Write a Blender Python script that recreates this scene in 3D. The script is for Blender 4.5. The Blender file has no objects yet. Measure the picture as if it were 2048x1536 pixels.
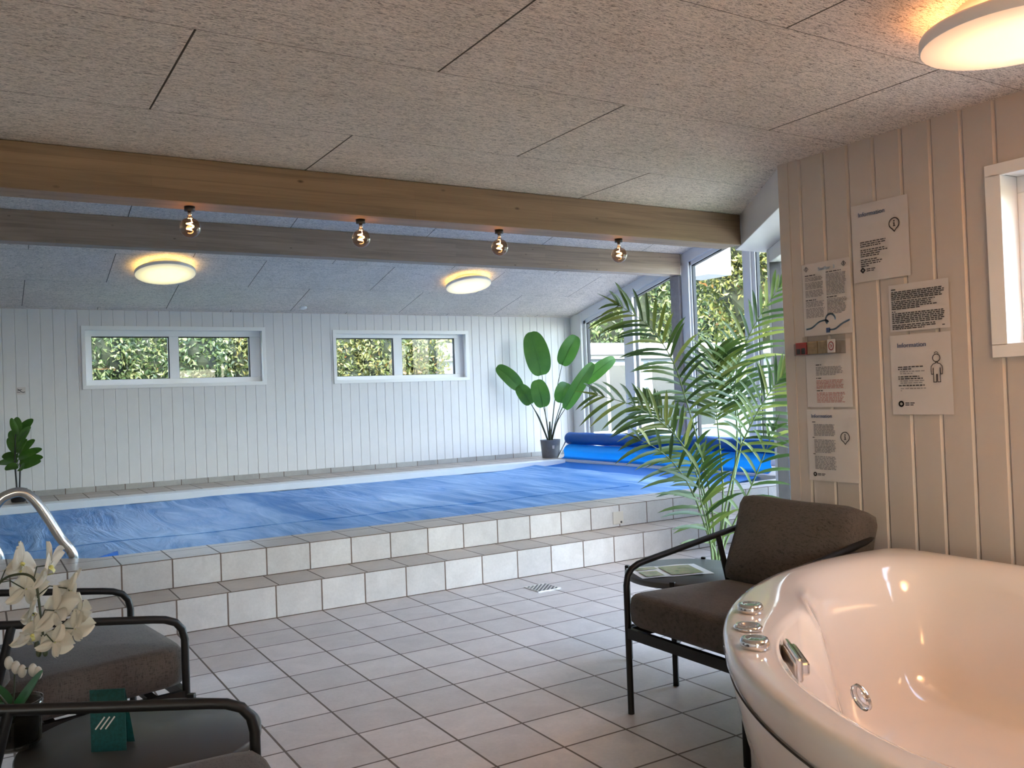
import bpy, bmesh, math, random
from mathutils import Vector, Matrix
from mathutils.geometry import tessellate_polygon
SC = bpy.context.scene
COL = SC.collection
random.seed(7)
PI = math.pi

# ------------------------------------------------------------------ camera, sky, sun, exposure
cam_d = bpy.data.cameras.new('camera'); cam = bpy.data.objects.new('camera', cam_d); COL.objects.link(cam)
yaw, pitch, roll = 0.535747, 0.0137339, -0.0370641
fwd = Vector((math.sin(yaw)*math.cos(pitch), math.cos(yaw)*math.cos(pitch), math.sin(pitch)))
rt = Vector((math.cos(yaw), -math.sin(yaw), 0)); upv = rt.cross(fwd)
cr, sr = math.cos(roll), math.sin(roll)
rt2 = cr*rt + sr*upv; up2 = -sr*rt + cr*upv
m = Matrix.Identity(4)
for i in range(3):
    m[i][0] = rt2[i]; m[i][1] = up2[i]; m[i][2] = -fwd[i]
m.translation = (-1.21421, -5.10473, 1.26214)
cam.matrix_world = m
cam_d.sensor_width = 36; cam_d.lens = 1746.233/2048*36
cam_d.shift_x = (1024-985.91)/2048; cam_d.shift_y = -1.56/2048
cam_d.clip_start = 0.05; cam_d.clip_end = 200
SC.camera = cam

W = bpy.data.worlds.new('sky'); SC.world = W; W.use_nodes = True
nt = W.node_tree; nt.nodes.clear()
sky = nt.nodes.new('ShaderNodeTexSky'); sky.sky_type = 'NISHITA'; sky.sun_disc = False
sky.sun_elevation = math.radians(38); sky.sun_rotation = math.radians(215); sky.air_density = 1.0; sky.dust_density = 2.0
bg = nt.nodes.new('ShaderNodeBackground'); bg.inputs['Strength'].default_value = 2.6
wo = nt.nodes.new('ShaderNodeOutputWorld')
hz = nt.nodes.new('ShaderNodeMix'); hz.data_type = 'RGBA'; hz.inputs[0].default_value = 0.60; hz.inputs[7].default_value = (0.455,0.405,0.40,1)   # thin white haze over the blue
nt.links.new(sky.outputs[0], hz.inputs[6]); nt.links.new(hz.outputs[2], bg.inputs[0]); nt.links.new(bg.outputs[0], wo.inputs[0])

sun_d = bpy.data.lights.new('sun', 'SUN'); sun_d.energy = 0.6; sun_d.angle = 0.02; sun_d.color = (1.0, 0.93, 0.80)
sun = bpy.data.objects.new('sun', sun_d); COL.objects.link(sun)
sun.rotation_euler = Vector((0.45, 0.62, -0.62)).to_track_quat('-Z', 'Y').to_euler()

SC.view_settings.view_transform = 'Standard'; SC.view_settings.look = 'None'
SC.view_settings.gamma = 1.0; SC.view_settings.use_curve_mapping = False
SC.view_settings.exposure = 1.84
SC.cycles.use_denoising = True
SC.cycles.use_adaptive_sampling = True; SC.cycles.adaptive_threshold = 0.06
SC.cycles.max_bounces = 7; SC.cycles.diffuse_bounces = 4; SC.cycles.glossy_bounces = 3
SC.cycles.transparent_max_bounces = 12; SC.cycles.transmission_bounces = 4
SC.cycles.sample_clamp_indirect = 6.0; SC.cycles.caustics_reflective = False; SC.cycles.caustics_refractive = False

def portal(loc, direction, sx, sy):
    d = bpy.data.lights.new('window_portal', 'AREA'); d.shape = 'RECTANGLE'; d.size = sx; d.size_y = sy
    d.cycles.is_portal = True
    o = bpy.data.objects.new('window_portal', d); COL.objects.link(o)
    o.location = loc; o.rotation_euler = Vector(direction).to_track_quat('-Z', 'Z').to_euler()
portal((6.60, 2.0, 1.75), (-1, 0, 0), 6.8, 2.7)
portal((0.82, 5.58, 1.84), (0, -1, 0), 1.9, 0.6)
portal((3.66, 5.58, 1.82), (0, -1, 0), 1.9, 0.6)
portal((2.75, -2.05, 1.05), (-0.795, 0.607, 0), 1.2, 2.0)
portal((2.20, -4.29, 1.68), (-1, 0, 0), 1.8, 0.6)
portal((-1.75, -8.16, 1.02), (0, 1, 0), 0.9, 2.0)

# ------------------------------------------------------------------ mesh helper
class MB:
    def __init__(s): s.v = []; s.f = []; s.mi = []; s.cur = 0; s.sm = []; s.smooth = False
    def add(s, vs, fs):
        n = len(s.v); s.v += [tuple(x) for x in vs]
        for f in fs: s.f.append([n+i for i in f]); s.mi.append(s.cur); s.sm.append(s.smooth)
        return s
    def box(s, x0, x1, y0, y1, z0, z1):
        return s.add([(x0,y0,z0),(x1,y0,z0),(x1,y1,z0),(x0,y1,z0),(x0,y0,z1),(x1,y0,z1),(x1,y1,z1),(x0,y1,z1)],
                     [(0,3,2,1),(4,5,6,7),(0,1,5,4),(1,2,6,5),(2,3,7,6),(3,0,4,7)])
    def obox(s, c, ux, uy, hx, hy, z0, z1):       # box oriented in plan
        c = Vector(c); ux = Vector(ux); uy = Vector(uy); P = []
        for z in (z0, z1):
            for a, b in ((-1,-1),(1,-1),(1,1),(-1,1)):
                p = c+ux*a*hx+uy*b*hy; P.append((p[0], p[1], z))
        return s.add(P, [(0,3,2,1),(4,5,6,7),(0,1,5,4),(1,2,6,5),(2,3,7,6),(3,0,4,7)])
    def prism(s, poly, z0, z1):
        n = len(poly)
        vs = [(p[0],p[1],z0) for p in poly]+[(p[0],p[1],z1) for p in poly]
        return s.add(vs, [tuple(range(n))[::-1], tuple(range(n, 2*n))]+[(i,(i+1)%n,n+(i+1)%n,n+i) for i in range(n)])
    def prism_x(s, poly, x0, x1):                 # poly in (y,z)
        n = len(poly)
        vs = [(x0,p[0],p[1]) for p in poly]+[(x1,p[0],p[1]) for p in poly]
        return s.add(vs, [tuple(range(n))[::-1], tuple(range(n, 2*n))]+[(i,(i+1)%n,n+(i+1)%n,n+i) for i in range(n)])
    def tube(s, pts, r, n=10, caps=True):
        pts = [Vector(p) for p in pts]; k = len(pts)
        rr = r if isinstance(r, (list, tuple)) else [r]*k
        old = s.smooth; s.smooth = True
        T = []
        for i in range(k):
            t = (pts[min(i+1,k-1)]-pts[max(i-1,0)]); T.append(t.normalized() if t.length > 1e-9 else Vector((0,0,1)))
        nrm = T[0].orthogonal().normalized(); vs = []
        for i in range(k):
            nrm = (nrm-T[i]*nrm.dot(T[i])).normalized() if i else nrm
            b = T[i].cross(nrm)
            for j in range(n):
                a = 2*PI*j/n; vs.append(pts[i]+(nrm*math.cos(a)+b*math.sin(a))*rr[i])
        fs = [(i*n+j, i*n+(j+1)%n, (i+1)*n+(j+1)%n, (i+1)*n+j) for i in range(k-1) for j in range(n)]
        s.add(vs, fs)
        if caps:
            s.smooth = False; s.add(vs[:n], [tuple(range(n))[::-1]]); s.add(vs[-n:], [tuple(range(n))])
        s.smooth = old; return s
    def lathe(s, prof, c=(0,0,0), n=32, M=None):  # prof: (r,z)
        old = s.smooth; s.smooth = True; vs = []
        for r, z in prof:
            for j in range(n):
                a = 2*PI*j/n; p = Vector((r*math.cos(a), r*math.sin(a), z))
                if M: p = M @ p
                vs.append((p[0]+c[0], p[1]+c[1], p[2]+c[2]))
        k = len(prof)
        s.add(vs, [(i*n+j, i*n+(j+1)%n, (i+1)*n+(j+1)%n, (i+1)*n+j) for i in range(k-1) for j in range(n)])
        s.smooth = old; return s
    def poly(s, outer, holes, fn):                # planar polygon with holes, fn maps (a,b)->xyz
        loops = [[Vector((p[0],p[1],0)) for p in l] for l in [outer]+holes]
        flat = [p for l in loops for p in l]
        s.add([fn(p[0],p[1]) for p in flat], [tuple(t) for t in tessellate_polygon(loops)]); return s
    def grid(s, fn, nu, nv):
        vs = [fn(i/nu, j/nv) for i in range(nu+1) for j in range(nv+1)]
        return s.add(vs, [(i*(nv+1)+j, (i+1)*(nv+1)+j, (i+1)*(nv+1)+j+1, i*(nv+1)+j+1) for i in range(nu) for j in range(nv)])
    def build(s, name, mats, parent=None, fix=False, bevel=0, subsurf=0):
        me = bpy.data.meshes.new(name); me.from_pydata(s.v, [], s.f); me.update()
        for mt in (mats if isinstance(mats, (list, tuple)) else [mats]): me.materials.append(mt)
        me.polygons.foreach_set('material_index', s.mi); me.polygons.foreach_set('use_smooth', s.sm)
        if fix:
            b = bmesh.new(); b.from_mesh(me); bmesh.ops.remove_doubles(b, verts=b.verts, dist=1e-5)
            bmesh.ops.recalc_face_normals(b, faces=b.faces); b.to_mesh(me); b.free()
        o = bpy.data.objects.new(name, me); COL.objects.link(o)
        if parent: o.parent = parent
        if bevel:
            md = o.modifiers.new('bevel', 'BEVEL'); md.width = bevel; md.segments = 2; md.limit_method = 'ANGLE'; md.angle_limit = 0.7
        if subsurf:
            md = o.modifiers.new('sub', 'SUBSURF'); md.levels = subsurf; md.render_levels = subsurf
        return o
def tag(o, label=None, cat=None, group=None, kind=None):
    if label: o['label'] = label
    if cat: o['category'] = cat
    if group: o['group'] = group
    if kind: o['kind'] = kind
    return o
def thing(name, label, cat, loc=(0,0,0), rz=0.0, group=None):
    o = bpy.data.objects.new(name, None); COL.objects.link(o); o.location = loc; o.rotation_euler = (0,0,rz)
    o.empty_display_size = 0.1
    return tag(o, label, cat, group)
def structure(o, label=None, cat=None): return tag(o, label, cat, None, 'structure')
def copy_tree(o, parent=None):
    c = o.copy(); COL.objects.link(c)
    if parent: c.parent = parent
    for ch in list(o.children): copy_tree(ch, c)
    return c
def text(name, body, size, mat, parent, loc, rot, extrude=0.0004):
    cu = bpy.data.curves.new(name, 'FONT'); cu.body = body; cu.size = size; cu.extrude = extrude
    cu.materials.append(mat); o = bpy.data.objects.new(name, cu); COL.objects.link(o)
    me = bpy.data.meshes.new_from_object(o); bpy.data.objects.remove(o)
    o = bpy.data.objects.new(name, me); COL.objects.link(o)
    o.parent = parent; o.location = loc; o.rotation_euler = rot; return o
def bez(pts, n=8):                                 # smooth Catmull-Rom through points
    P = [Vector(p) for p in pts]; out = []
    for i in range(len(P)-1):
        p0 = P[max(i-1,0)]; p1 = P[i]; p2 = P[i+1]; p3 = P[min(i+2,len(P)-1)]
        for k in range(n):
            t = k/n; out.append(0.5*((2*p1)+(p2-p0)*t+(2*p0-5*p1+4*p2-p3)*t*t+(3*p1-p0-3*p2+p3)*t**3))
    out.append(P[-1]); return out

# ------------------------------------------------------------------ materials
class NT:
    def __init__(s, name):
        s.m = bpy.data.materials.new(name); s.m.use_nodes = True; s.t = s.m.node_tree
        s.b = s.t.nodes['Principled BSDF']; s.out = s.t.nodes['Material Output']
    def n(s, typ, **kw):
        nd = s.t.nodes.new(typ)
        for k, v in kw.items():
            if k in nd.inputs: nd.inputs[k].default_value = v
            else: setattr(nd, k, v)
        return nd
    def l(s, a, b): s.t.links.new(a, b)
    def set(s, **kw):
        for k, v in kw.items(): s.b.inputs[k.replace('_', ' ')].default_value = v
    def coord(s, kind='Object', scale=(1,1,1), rot=(0,0,0), loc=(0,0,0)):
        tc = s.n('ShaderNodeTexCoord'); mp = s.n('ShaderNodeMapping'); s.l(tc.outputs[kind], mp.inputs[0])
        mp.inputs['Scale'].default_value = scale; mp.inputs['Rotation'].default_value = rot; mp.inputs['Location'].default_value = loc
        return mp.outputs[0]
    def noise(s, vec, scale, detail=3, rough=0.55, dist=0.0):
        nd = s.n('ShaderNodeTexNoise'); nd.inputs['Scale'].default_value = scale; nd.inputs['Detail'].default_value = detail
        nd.inputs['Roughness'].default_value = rough; nd.inputs['Distortion'].default_value = dist
        if vec is not None: s.l(vec, nd.inputs['Vector'])
        return nd.outputs['Fac']
    def ramp(s, fac, stops):
        r = s.n('ShaderNodeValToRGB'); e = r.color_ramp.elements
        e[0].position = stops[0][0]; e[0].color = (*stops[0][1], 1); e[1].position = stops[-1][0]; e[1].color = (*stops[-1][1], 1)
        for p, c in stops[1:-1]: x = e.new(p); x.color = (*c, 1)
        s.l(fac, r.inputs[0]); return r.outputs[0]
    def math(s, op, a, b=None):
        nd = s.n('ShaderNodeMath', operation=op)
        for i, v in enumerate((a, b)):
            if v is None: continue
            if isinstance(v, (int, float)): nd.inputs[i].default_value = v
            else: s.l(v, nd.inputs[i])
        return nd.outputs[0]
    def mix(s, fac, a, b, blend='MIX'):
        nd = s.n('ShaderNodeMix', data_type='RGBA', blend_type=blend)
        for i, v in ((0, fac), (6, a), (7, b)):
            if isinstance(v, (int, float)): nd.inputs[i].default_value = v
            elif isinstance(v, tuple): nd.inputs[i].default_value = (*v, 1)
            else: s.l(v, nd.inputs[i])
        return nd.outputs[2]
    def bump(s, h, strength=0.3, dist=0.01):
        b = s.n('ShaderNodeBump'); b.inputs['Strength'].default_value = strength; b.inputs['Distance'].default_value = dist
        s.l(h, b.inputs['Height']); s.l(b.outputs[0], s.b.inputs['Normal'])
def plain(name, col, rough=0.5, metal=0.0, var=0.0, vscale=20, **kw):
    t = NT(name); t.set(Base_Color=(*col, 1), Roughness=rough, Metallic=metal)
    for k, v in kw.items(): t.set(**{k: v})
    if var:
        f = t.noise(t.coord(), vscale, 4)
        t.l(t.ramp(f, [(0.3, tuple(c*(1-var) for c in col)), (0.7, tuple(min(1, c*(1+var)) for c in col))]), t.b.inputs['Base Color'])
    return t.m
def emit(name, col, strength):
    t = NT(name); t.set(Base_Color=(0.8,0.8,0.8,1), Emission_Color=(*col,1), Emission_Strength=strength); return t.m
MT = {}
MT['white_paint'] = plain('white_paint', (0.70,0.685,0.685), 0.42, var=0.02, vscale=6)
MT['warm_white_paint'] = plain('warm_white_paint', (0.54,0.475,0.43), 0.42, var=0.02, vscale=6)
MT['white_frame'] = plain('white_frame', (0.84,0.835,0.83), 0.35)
MT['grey_wood_paint'] = plain('grey_wood_paint', (0.36,0.33,0.32), 0.55, var=0.12, vscale=14)
MT['gasket'] = plain('gasket', (0.012,0.012,0.014), 0.6)
MT['black_metal'] = plain('black_metal', (0.008,0.0075,0.0075), 0.45, Specular_IOR_Level=0.3)
MT['chrome'] = plain('chrome', (0.78,0.78,0.78), 0.10, 1.0)
MT['brushed_steel'] = plain('brushed_steel', (0.66,0.65,0.63), 0.22, 1.0)
MT['paper'] = plain('paper', (0.62,0.57,0.55), 0.28, var=0.02, vscale=5)
MT['ink'] = plain('ink', (0.04,0.035,0.04), 0.5)
MT['pale_ink'] = plain('pale_ink', (0.28,0.26,0.27), 0.5)
MT['red_ink'] = plain('red_ink', (0.48,0.24,0.22), 0.5)
MT['blue_ink'] = plain('blue_ink', (0.06,0.10,0.22), 0.5)
MT['wave_blue'] = plain('wave_blue', (0.22,0.36,0.52), 0.5)
MT['liner_white'] = plain('liner_white', (0.80,0.80,0.78), 0.4)
MT['tub_acrylic'] = plain('tub_acrylic', (0.76,0.69,0.63), 0.10, Coat_Weight=0.6, Coat_Roughness=0.03)
MT['pot_grey'] = plain('pot_grey', (0.17,0.18,0.20), 0.5, var=0.08, vscale=30)
MT['pot_black'] = plain('pot_black', (0.012,0.012,0.013), 0.45)
MT['soil'] = plain('soil', (0.03,0.022,0.015), 0.95, var=0.4, vscale=80)
MT['table_metal'] = plain('table_metal', (0.055,0.055,0.055), 0.36)
MT['teal_card'] = plain('teal_card', (0.004,0.055,0.055), 0.45, var=0.35, vscale=120)
MT['bounce_paving'] = plain('bounce_paving_slabs', (0.30,0.29,0.27), 0.85, var=0.12, vscale=4)
MT['grass'] = plain('grass', (0.06,0.11,0.03), 0.9, var=0.5, vscale=9)
MT['bark'] = plain('bark', (0.06,0.045,0.035), 0.9, var=0.4, vscale=30)
MT['pale_boards'] = plain('pale_boards', (0.075,0.095,0.13), 0.6)
MT['fascia_white'] = plain('fascia_white', (0.25,0.265,0.275), 0.5)
MT['dark_glass'] = plain('dark_glass', (0.025,0.030,0.034), 0.04, Specular_IOR_Level=0.4)
MT['roof_felt'] = plain('roof_felt', (0.05,0.05,0.055), 0.9)
MT['box_beige'] = plain('box_beige', (0.60,0.55,0.47), 0.45)
MT['pack_red'] = plain('pack_red', (0.40,0.045,0.04), 0.4)
MT['pack_tan'] = plain('pack_tan', (0.36,0.25,0.13), 0.4, var=0.2, vscale=60)

def glass_mat(name, tint=(0.94,0.965,0.955), ior=1.27):
    t = NT(name); tr = t.n('ShaderNodeBsdfTransparent'); tr.inputs[0].default_value = (*tint,1)
    gl = t.n('ShaderNodeBsdfGlossy'); gl.inputs['Roughness'].default_value = 0.0
    fr = t.n('ShaderNodeFresnel'); mx = t.n('ShaderNodeMixShader')
    ge = t.n('ShaderNodeNewGeometry'); t.l(t.math('ADD', t.math('MULTIPLY', ge.outputs['Backfacing'], 1/ior-ior), ior), fr.inputs[0])
    t.l(fr.outputs[0], mx.inputs[0]); t.l(tr.outputs[0], mx.inputs[1]); t.l(gl.outputs[0], mx.inputs[2]); t.l(mx.outputs[0], t.out.inputs[0])
    return t.m
MT['glass'] = glass_mat('window_glass')
MT['amber_glass'] = glass_mat('amber_bulb_glass', (0.80,0.62,0.50), 1.8)
MT['vase_glass'] = glass_mat('vase_glass', (0.55,0.56,0.55), 1.5)
MT['acrylic'] = glass_mat('clear_acrylic', (0.92,0.92,0.92), 1.3)

def tile_mat(name, plane, size=0.28, off=(0,0), rowh=None, tone=(0.63,0.54,0.492), grout=(0.15,0.105,0.08), rough=0.36, mortar=0.005):
    t = NT(name); tc = t.n('ShaderNodeTexCoord'); sp = t.n('ShaderNodeSeparateXYZ'); t.l(tc.outputs['Object'], sp.inputs[0])
    cb = t.n('ShaderNodeCombineXYZ'); a, b = plane
    t.l(t.math('ADD', sp.outputs[a], off[0]+100*size), cb.inputs[0]); t.l(t.math('ADD', sp.outputs[b], off[1]+100*(rowh or size)), cb.inputs[1])
    br = t.n('ShaderNodeTexBrick', offset=0.0, squash=1.0); t.l(cb.outputs[0], br.inputs['Vector'])
    for k, v in {'Scale':1.0,'Mortar Size':mortar,'Mortar Smooth':0.25,'Bias':0.0,'Brick Width':size,'Row Height':rowh or size}.items(): br.inputs[k].default_value = v
    br.inputs['Color1'].default_value = (*[c*0.90 for c in tone],1); br.inputs['Color2'].default_value = (*[c*1.08 for c in tone],1)
    br.inputs['Mortar'].default_value = (*grout,1)
    n1 = t.noise(t.coord(), 7, 5, 0.6, 0.6); n2 = t.noise(t.coord(), 60, 5, 0.65)
    v = t.mix(0.85, br.outputs['Color'], t.ramp(n1, [(0.25,(0.84,0.83,0.83)),(0.75,(1.08,1.08,1.08))]), 'MULTIPLY')
    v = t.mix(0.7, v, t.ramp(n2, [(0.3,(0.90,0.90,0.90)),(0.7,(1.05,1.05,1.05))]), 'MULTIPLY')
    t.l(v, t.b.inputs['Base Color'])
    h = t.math('ADD', t.math('MULTIPLY', n1, 0.5), t.math('MULTIPLY', n2, 0.28))
    h = t.math('SUBTRACT', h, t.math('MULTIPLY', br.outputs['Fac'], 1.2)); t.bump(h, 0.5, 0.006)
    r = t.math('ADD', t.math('MULTIPLY', br.outputs['Fac'], 0.4), rough); t.l(r, t.b.inputs['Roughness'])
    return t.m
MT['floor_tile'] = tile_mat('floor_tile', (0,1))
MT['riser_tile'] = tile_mat('riser_tile', (0,2), rowh=0.1913, tone=(0.58,0.56,0.54))
MT['upper_riser_tile'] = tile_mat('upper_riser_tile', (0,2), off=(-0.045,-0.1913), rowh=0.1734, tone=(0.58,0.56,0.54))
MT['tread_tile'] = tile_mat('tread_tile', (0,1), off=(-0.02,0), rowh=0.331, tone=(0.55,0.445,0.365))
MT['deck_tile'] = tile_mat('deck_tile', (0,1), off=(-0.045,-0.331), tone=(0.55,0.445,0.37))
MT['skirting_tile'] = tile_mat('skirting_tile', (0,2), size=0.30, rowh=0.30, off=(0.1,0.1), tone=(0.40,0.385,0.365))

def wood_wool(name, slope):
    t = NT(name); ang0 = slope; vals = []
    for k, (ang, sc) in enumerate(((0.25,1.0),(1.15,0.9),(2.1,1.1),(2.75,0.95))):
        v = t.coord('Object', (13*sc, 105*sc, 13*sc), (ang0,0,ang), (k*3.1,k*1.7,k*0.9))
        f = t.noise(v, 1.0, 1.0, 0.5, 2.4)
        vals.append(t.math('ABSOLUTE', t.math('SUBTRACT', f, 0.5)))
    mn = vals[0]
    for x in vals[1:]: mn = t.math('MINIMUM', mn, x)
    big = t.noise(t.coord(), 3.0, 3)
    fib = t.ramp(mn, [(0.0,(1,1,1)),(0.024,(0.75,0.75,0.75)),(0.075,(0,0,0))])
    col = t.mix(fib, (0.165,0.142,0.122), (0.92,0.82,0.73))
    col = t.mix(0.6, col, t.ramp(big, [(0.3,(0.88,0.88,0.88)),(0.7,(1.06,1.06,1.06))]), 'MULTIPLY')
    t.l(col, t.b.inputs['Base Color']); t.set(Roughness=0.95, Specular_IOR_Level=0.1); return t.m
MT['wool'] = wood_wool('wood_wool_panel', 0.0)
MT['panel_joint'] = plain('panel_joint', (0.17,0.147,0.125), 0.95)

def timber(name, base=(0.315,0.218,0.143)):
    t = NT(name); v = t.coord('Object', (1.2, 26, 26)); n1 = t.noise(v, 1.0, 5, 0.6, 0.8); n2 = t.noise(t.coord('Object',(0.5,5,5)), 1.5, 2)
    lam = t.n('ShaderNodeTexBrick', offset=0.4); tc = t.n('ShaderNodeTexCoord'); sp = t.n('ShaderNodeSeparateXYZ'); t.l(tc.outputs['Object'], sp.inputs[0])
    cb = t.n('ShaderNodeCombineXYZ'); t.l(t.math('ADD', sp.outputs[0], 50.0), cb.inputs[0]); t.l(t.math('ADD', sp.outputs[2], 9.97), cb.inputs[1]); t.l(cb.outputs[0], lam.inputs['Vector'])
    for k, x in {'Scale':1.0,'Mortar Size':0.0006,'Brick Width':1.9,'Row Height':0.0443,'Mortar Smooth':0.0}.items(): lam.inputs[k].default_value = x
    lam.inputs['Color1'].default_value = (0.86,0.86,0.86,1); lam.inputs['Color2'].default_value = (1.1,1.08,1.05,1); lam.inputs['Mortar'].default_value = (0.7,0.66,0.6,1)
    col = t.ramp(n1, [(0.28,tuple(c*0.70 for c in base)),(0.5,base),(0.72,tuple(c*1.2 for c in base))])
    col = t.mix(0.8, col, lam.outputs['Color'], 'MULTIPLY')
    vo = t.n('ShaderNodeTexVoronoi'); vo.inputs['Scale'].default_value = 1.0; t.l(t.coord('Object',(4.6,10,10)), vo.inputs['Vector'])
    col = t.mix(t.ramp(vo.outputs['Distance'], [(0.0,(1,1,1)),(0.03,(0.8,0.8,0.8)),(0.085,(0,0,0))]), col, (0.085,0.05,0.03))
    col = t.mix(0.5, col, t.ramp(n2, [(0.3,(0.85,0.85,0.85)),(0.7,(1.1,1.1,1.1))]), 'MULTIPLY')
    t.l(col, t.b.inputs['Base Color']); t.set(Roughness=0.55); t.bump(n1, 0.15, 0.003); return t.m
MT['timber'] = timber('glulam_timber')
MT['pale_timber'] = timber('pale_glulam_timber', (0.315,0.23,0.178))

def fabric(name, col):
    t = NT(name); n1 = t.noise(t.coord('Object',(1,1,1)), 9, 4); n2 = t.noise(t.coord('Object',(420,60,420)), 1.0, 2); n3 = t.noise(t.coord('Object',(60,420,60)), 1.0, 2)
    w = t.math('ADD', n2, n3)
    c = t.ramp(w, [(0.7,tuple(x*0.55 for x in col)),(1.25,tuple(x*1.5 for x in col))])
    c = t.mix(0.7, c, t.ramp(n1, [(0.3,(0.85,0.85,0.85)),(0.7,(1.12,1.12,1.12))]), 'MULTIPLY')
    t.l(c, t.b.inputs['Base Color']); t.set(Roughness=0.9, Specular_IOR_Level=0.2, Sheen_Weight=0.15); t.bump(w, 0.25, 0.002); return t.m
MT['fabric'] = fabric('dark_cushion_fabric', (0.060,0.050,0.044))

def leaf_mat(name, c0, c1, rough=0.4, island=False):
    t = NT(name)
    if island: g = t.n('ShaderNodeNewGeometry'); f = g.outputs['Random Per Island']
    else: f = t.noise(t.coord(), 6, 3)
    stops = c0 if isinstance(c0, list) else [(0.25,c0),(0.75,c1)]
    c = t.ramp(f, stops); t.l(c, t.b.inputs['Base Color']); t.set(Roughness=rough)
    tl = t.n('ShaderNodeBsdfTranslucent'); t.l(t.mix(1.0, c, (1.3,1.5,0.8), 'MULTIPLY'), tl.inputs[0])
    mx = t.n('ShaderNodeMixShader'); mx.inputs[0].default_value = 0.28
    t.l(t.b.outputs[0], mx.inputs[1]); t.l(tl.outputs[0], mx.inputs[2]); t.l(mx.outputs[0], t.out.inputs[0]); return t.m
MT['banana_leaf'] = leaf_mat('banana_leaf', (0.050,0.135,0.028), (0.085,0.20,0.045), 0.38)
MT['palm_leaf'] = leaf_mat('palm_leaf', [(0.0,(0.025,0.055,0.018)),(0.45,(0.07,0.12,0.035)),(0.8,(0.15,0.18,0.045)),(1.0,(0.27,0.30,0.11))], None, 0.45, True)
MT['rubber_leaf'] = leaf_mat('rubber_leaf', (0.035,0.095,0.018), (0.09,0.19,0.035), 0.3)
MT['orchid_leaf'] = leaf_mat('orchid_leaf', (0.012,0.06,0.02), (0.02,0.10,0.03), 0.3)
MT['green_stem'] = plain('green_stem', (0.10,0.15,0.05), 0.5)
MT['dark_stem'] = plain('dark_stem', (0.035,0.045,0.02), 0.5)
MT['black_stem'] = plain('black_stem', (0.012,0.012,0.01), 0.5)
FD = lambda st, k: [(p, tuple(c*k for c in col)) for p, col in st]
MT['fol_yellow'] = leaf_mat('yellow_green_foliage', FD([(0.0,(0.04,0.07,0.02)),(0.35,(0.15,0.20,0.06)),(0.7,(0.27,0.29,0.085)),(0.93,(0.42,0.38,0.11)),(1.0,(0.45,0.18,0.06))], 0.43), None, 0.45, True)
MT['fol_green'] = leaf_mat('green_foliage', FD([(0.0,(0.025,0.06,0.02)),(0.45,(0.10,0.17,0.06)),(0.85,(0.30,0.36,0.15)),(1.0,(0.60,0.60,0.26))], 0.43), None, 0.45, True)
MT['fol_dark'] = leaf_mat('dark_foliage', FD([(0.0,(0.02,0.04,0.018)),(0.6,(0.07,0.12,0.05)),(1.0,(0.20,0.24,0.10))], 0.43), None, 0.45, True)

MT['fol_core'] = plain('crown_dark_core', (0.010,0.016,0.006), 0.9, var=0.5, vscale=6)
def petal_mat():
    t = NT('orchid_petal'); t.set(Base_Color=(0.66,0.61,0.53,1), Roughness=0.5)
    tl = t.n('ShaderNodeBsdfTranslucent'); tl.inputs[0].default_value = (0.6,0.56,0.45,1); mx = t.n('ShaderNodeMixShader'); mx.inputs[0].default_value = 0.3
    t.l(t.b.outputs[0], mx.inputs[1]); t.l(tl.outputs[0], mx.inputs[2]); t.l(mx.outputs[0], t.out.inputs[0]); return t.m
MT['petal'] = petal_mat()
MT['petal_lip'] = plain('petal_lip', (0.55,0.52,0.18), 0.5)

def cover_mat(name, c0, c1, transl):
    t = NT(name); v = t.coord('Object', (2.6,0.42,1), (0,0,-0.16)); n = t.noise(v, 1.3, 4, 0.6, 1.5); n2 = t.noise(t.coord('Object',(140,140,140)), 1, 2)
    c = t.ramp(n, [(0.35,c0),(0.55,tuple((a+b)/2 for a,b in zip(c0,c1))),(0.72,c1)])
    t.l(c, t.b.inputs['Base Color']); t.set(Roughness=0.45, Specular_IOR_Level=0.25); t.bump(t.math('ADD', t.math('MULTIPLY', n, 2.0), t.math('MULTIPLY', n2, 0.12)), 0.45, 0.03)
    if transl:
        tl = t.n('ShaderNodeBsdfTranslucent'); tl.inputs[0].default_value = (0.01,0.30,0.85,1); mx = t.n('ShaderNodeMixShader'); mx.inputs[0].default_value = transl
        t.l(t.b.outputs[0], mx.inputs[1]); t.l(tl.outputs[0], mx.inputs[2]); t.l(mx.outputs[0], t.out.inputs[0])
    return t.m
MT['cover'] = cover_mat('blue_cover', (0.012,0.185,0.52), (0.36,0.56,0.82), 0.0)
MT['cover_backlit'] = cover_mat('backlit_blue_cover', (0.004,0.17,0.62), (0.006,0.21,0.70), 0.35)  # brighter blue carries the sunlight coming through the hanging sheet
MT['cover_roll'] = cover_mat('rolled_blue_cover', (0.004,0.085,0.34), (0.006,0.11,0.42), 0.0)

# ------------------------------------------------------------------ the room
XL, X1, X2, YB, YR = -3.2, 6.468, 1.9465, 5.388, -8.0
ZD, ZLOW, ZBEAM = 0.365, 2.254, 2.077           # deck, low ceiling, underside of the front beam
S = 0.2372; ZBK = 2.365                         # roof slope and its height at the back wall
YRID = 2.0; YF = -1.365
def zroof(y): return ZBK + S*(YB-y) if y >= YRID else ZBK + S*(YB-YRID) - S*(YRID-y)

mb = MB(); mb.prism([(XL-.1,YR-.1),(X2+.12,YR-.1),(X2+.12,-2.55),(3.05,-1.40),(X1+.1,-1.46),(X1+.1,0.02),(XL-.1,0.02)], -0.12, 0.0)
structure(mb.build('floor', MT['floor_tile']))

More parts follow.
